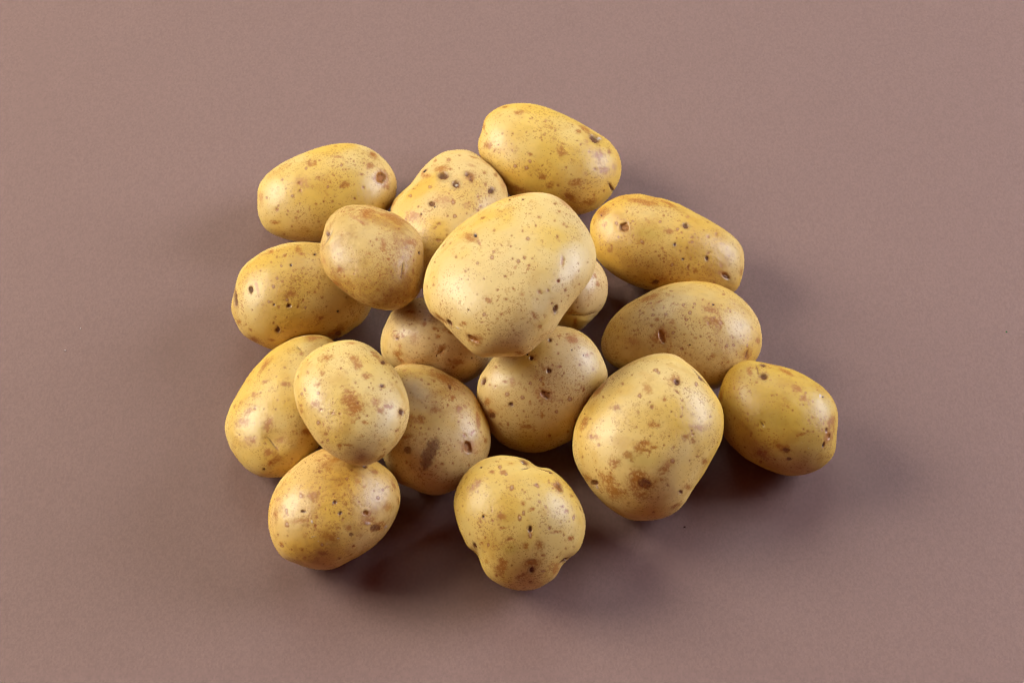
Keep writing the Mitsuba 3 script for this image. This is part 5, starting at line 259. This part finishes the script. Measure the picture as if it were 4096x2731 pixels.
def potato(key, spec, marks, label, look, seed, n):
    centre, normal, tf, tb, lx, ly, radii = spec
    rng = np.random.default_rng(seed)
    v, f, c = body(radii, tf, tb, lx, ly, n, seed)
    nv = vertex_normals(v, f)
    if np.einsum('ij,ij->i', nv, v).mean() < 0:
        f = f[:, ::-1]
        nv = -nv
    size = math.sqrt(np.mean(np.square(radii))) / 10
    P = v + seed * 13.1
    # ground tone: pale, yellow and ochre drift over the skin
    tone, dusty, pink, speck, tint = look
    big, mid, small, tiny = (meshkit.fbm(P / s, o, seed + i) for i, (s, o) in enumerate(((19, 3), (7, 3), (1.7, 3), (0.75, 2))))
    col = PALE + (YELLOW - PALE) * sstep(0.38, 0.82, big + tone * 0.5)[:, None]
    col = col + (OCHRE - col) * (0.40 * sstep(0.52, 0.80, mid + tone * 0.2))[:, None]
    col = lay(col, pink * sstep(0.35, 0.75, 1.1 - big), (0.555, 0.380, 0.15))
    col = lay(col, 0.60 * dusty * sstep(0.46, 0.68, 0.55 * mid + 0.45 * small), (0.31, 0.138, 0.024))
    col = col * np.array(tint) * (0.95 + 0.10 * tiny)[:, None]
    push = (small - 0.5) * 0.10 + (mid - 0.5) * 0.12
    jag, jag2 = meshkit.fbm(P / 1.1, 3, seed + 50) - 0.5, meshkit.fbm(P / 3.2, 3, seed + 60) - 0.5
    gritty = meshkit.fbm(P / 0.62, 2, seed + 70)
    # small brown pores everywhere, some with a pale corky middle
    tree = cKDTree(v)
    area = 4 * math.pi * size * size
    clump = meshkit.fbm(P / 9, 2, seed + 80)
    for kind, number, r0, r1 in (('dot', 0.30 * speck, 0.13, 0.27), ('pore', 0.010 * speck, 0.40, 0.65), ('faint', 0.03, 0.5, 1.4)):
        want = int(number * area)
        at = rng.integers(0, len(v), want * 2)
        at = at[rng.random(len(at)) < np.clip((clump[at] - 0.36) * 3.2, 0.04, 1)][:want]
        for i in at:
            r = r0 + (r1 - r0) * rng.random() ** 2
            near = tree.query_ball_point(v[i], r * 1.9)
            d = np.linalg.norm(v[near] - v[i], axis=1) / r * (1 + 0.8 * jag[near])
            a = 1 - sstep(0.55, 1.25, d)
            if kind == 'faint':
                col[near] = lay(col[near], a * 0.35 * sstep(0.40, 0.62, gritty[near]), INK['b'])
            else:
                col[near] = lay(col[near], a * rng.uniform(0.25, 0.75), INK['s'] if rng.random() < 0.75 else INK['b'])
                push[near] -= a * 0.05
    # the marks that can be told apart: x, y, rx, ry in mm, turn in degrees
    eyes = []
    for kind, x, y, rx, ry, turn in marks:
        ct, st = math.cos(math.radians(turn)), math.sin(math.radians(turn))
        dx, dy = v[:, 0] - x, v[:, 1] - y
        near = np.nonzero((np.hypot(dx, dy) < 2.6 * max(rx, ry) + 0.6) & (c > -0.12))[0]
        if not len(near):
            continue
        dx, dy = dx[near], dy[near]
        d = np.hypot((dx * ct + dy * st) / rx, (dy * ct - dx * st) / ry)
        j1, j2, gr = jag[near], jag2[near], gritty[near]
        r = math.sqrt(rx * ry)
        if kind == 'e':
            dd = d * (1 + 0.7 * j1 + 0.5 * j2)
            halo, core, rim = 1 - sstep(0.8, 2.0, dd), 1 - sstep(0.62, 1.12, dd), np.exp(-((dd - 1.15) / 0.28) ** 2)
            col[near] = lay(col[near], halo * 0.62 * (0.4 + 0.9 * gr), (0.23, 0.092, 0.024))
            col[near] = lay(col[near], core * 0.92, INK['e'])
            col[near] = lay(col[near], core * 0.55 * sstep(0.52, 0.72, gr), (0.25, 0.11, 0.032))
            push[near] += -core * min(0.42 * r, 0.9) - halo * 0.10 * r + rim * 0.07 * r + core * (gr - 0.5) * 0.45 * min(r, 1.2)
            if r > 0.9:
                eyes.append(near[dd < 1.0])
        elif kind == 'k':
            core = 1 - sstep(0.55, 1.05, d * (1 + 0.5 * j1))
            col[near] = lay(col[near], (1 - sstep(0.8, 1.9, d)) * 0.45, INK['s'])
            col[near] = lay(col[near], core, INK['k'])
            push[near] -= core * 0.6 * r
        elif kind in 'sr':
            dd = d * (1 + 1.1 * j1)
            core = 1 - sstep(0.30, 1.10, dd)
            col[near] = lay(col[near], (1 - sstep(0.9, 2.1, dd)) * 0.18 * sstep(0.35, 0.6, gr), INK['b'])
            if kind == 's':
                col[near] = lay(col[near], core * 0.66, INK['s'])
                col[near] = lay(col[near], core * 0.35 * sstep(0.50, 0.66, gr), INK['e'])
                push[near] -= core * 0.13 * r
            else:
                ring = np.exp(-((dd - 0.85) / 0.30) ** 2)
                col[near] = lay(col[near], core * 0.75, (0.34, 0.20, 0.10))
                col[near] = lay(col[near], ring * 0.75, INK['s'])
                push[near] += core * 0.12 * r - ring * 0.07
        elif kind in 'bDpO':
            dd = d * (1 + 0.9 * j1 + 1.3 * j2)
            a = (1 - sstep(0.25, 1.40, dd)) * (0.35 + 0.65 * sstep(0.34, 0.60, gr + 0.22 * (0.8 - dd)))
            if kind == 'D':
                a = (1 - sstep(0.60, 1.20, d * (1 + 0.7 * j1 + 0.6 * j2))) * (0.75 + 0.25 * gr)
            a *= {'b': 0.88, 'D': 0.88, 'p': 0.70, 'O': 0.80}[kind]
            col[near] = lay(col[near], a, INK[kind])
            if kind == 'D':
                col[near] = lay(col[near], 0.5 * a * sstep(0.55, 0.72, gr), INK['e'])
            push[near] += a * (gr - 0.5) * 0.22 - a * 0.04
        elif kind == 'w':
            a = 1 - sstep(0.45, 1.0, d * (1 + 1.2 * j1))
            col[near] = lay(col[near], a * 0.85, INK['w'])
            push[near] += a * 0.18
        elif kind == 'g':
            col[near] = lay(col[near], 0.45 * (1 - sstep(0.0, 1.1, d * (1 + 0.5 * j2))), INK['g'])
        elif kind == 'd':
            push[near] -= np.exp(-1.2 * d * d) * min(rx, ry) * 0.26
        elif kind == 'c':                                  # crease: rx is half its length
            a = 1 - sstep(0.4, 1.1, d * (1 + 0.6 * j1))
            col[near] = lay(col[near], a * 0.75, INK['c'])
            wide = np.hypot((dx * ct + dy * st) / (rx * 1.3), (dy * ct - dx * st) / (ry * 3.5))
            push[near] -= a * ry * 0.45 + np.exp(-1.6 * wide * wide) * ry * 1.1
    v = v + nv * push[:, None]
    nv = vertex_normals(v, f)
    col = np.clip(col, 0.004, 0.85)
    R = frame(normal)
    world, wn = (v @ R + np.array(centre)) / 1000, nv @ R
    owner = np.zeros(len(v), int)
    for i, e in enumerate(eyes):
        owner[e] = i + 1
    fo = owner[f]
    fo = np.where((fo[:, 0] == fo[:, 1]) & (fo[:, 1] == fo[:, 2]), fo[:, 0], 0)
    number = 0
    for i in range(len(eyes) + 1):
        faces = f[fo == i]
        if len(faces) < (12 if i else 1):
            continue
        used, inv = np.unique(faces, return_inverse=True)
        name = key
        if i:
            name = f'{key}__eye' + (f'_{number:03d}' if number else '')
            number += 1
        elif any((fo == k).sum() >= 12 for k in range(1, len(eyes) + 1)):
            name = key + '__skin'
        path = meshkit.write_ply((world[used], inv.reshape(-1, 3)), False, None, col[used], normals=wn[used])
        scene[name] = {'type': 'ply', 'filename': path, 'face_normals': False, 'bsdf': {'type': 'ref', 'id': 'potato_eye' if i else 'potato_skin'}}
    labels[key] = {'label': label, 'category': 'potato', 'group': 'new potatoes heaped on the brown surface'}


for index, (name, label, look) in enumerate(POTATOES):
    key = 'potato' if index == 0 else f'potato_{index:03d}'
    size = math.sqrt(np.mean(np.square(SHAPES[name][6]))) / 10
    potato(key, SHAPES[name], MARKS[name], label, look, index + 3, int(round(2.75 * size + 7)))

# ------------------------------------------------------------------ dust and crumbs on the surface
rng = np.random.default_rng(77)


def crumb(x, y, r, seed):
    m = trimesh.creation.icosphere(subdivisions=2, radius=1)
    k = 0.6 + 0.8 * meshkit.fbm(m.vertices * 1.4 + seed, 2, seed)
    m.vertices *= (k * r)[:, None] * np.array([1, 0.8, 0.55])
    m.vertices += [x, y, -m.vertices[:, 2].min() - 0.05 * r]
    return m


for i, (x, y, r, kind, text) in enumerate(CRUMBS):
    k = 'crumb' if i == 0 else f'crumb_{i:03d}'
    scene[k] = mikit.ply(crumb(x, y, r, 5 + i), 'crumb_' + kind, smooth=True)
    labels[k] = {'label': text, 'category': 'crumb'}
for kind, rgb in (('dark', (0.05, 0.02, 0.012)), ('pale', (0.42, 0.36, 0.33)), ('green', (0.03, 0.12, 0.05))):
    scene['crumb_' + kind] = {'type': 'diffuse', 'reflectance': {'type': 'rgb', 'value': list(rgb)}}
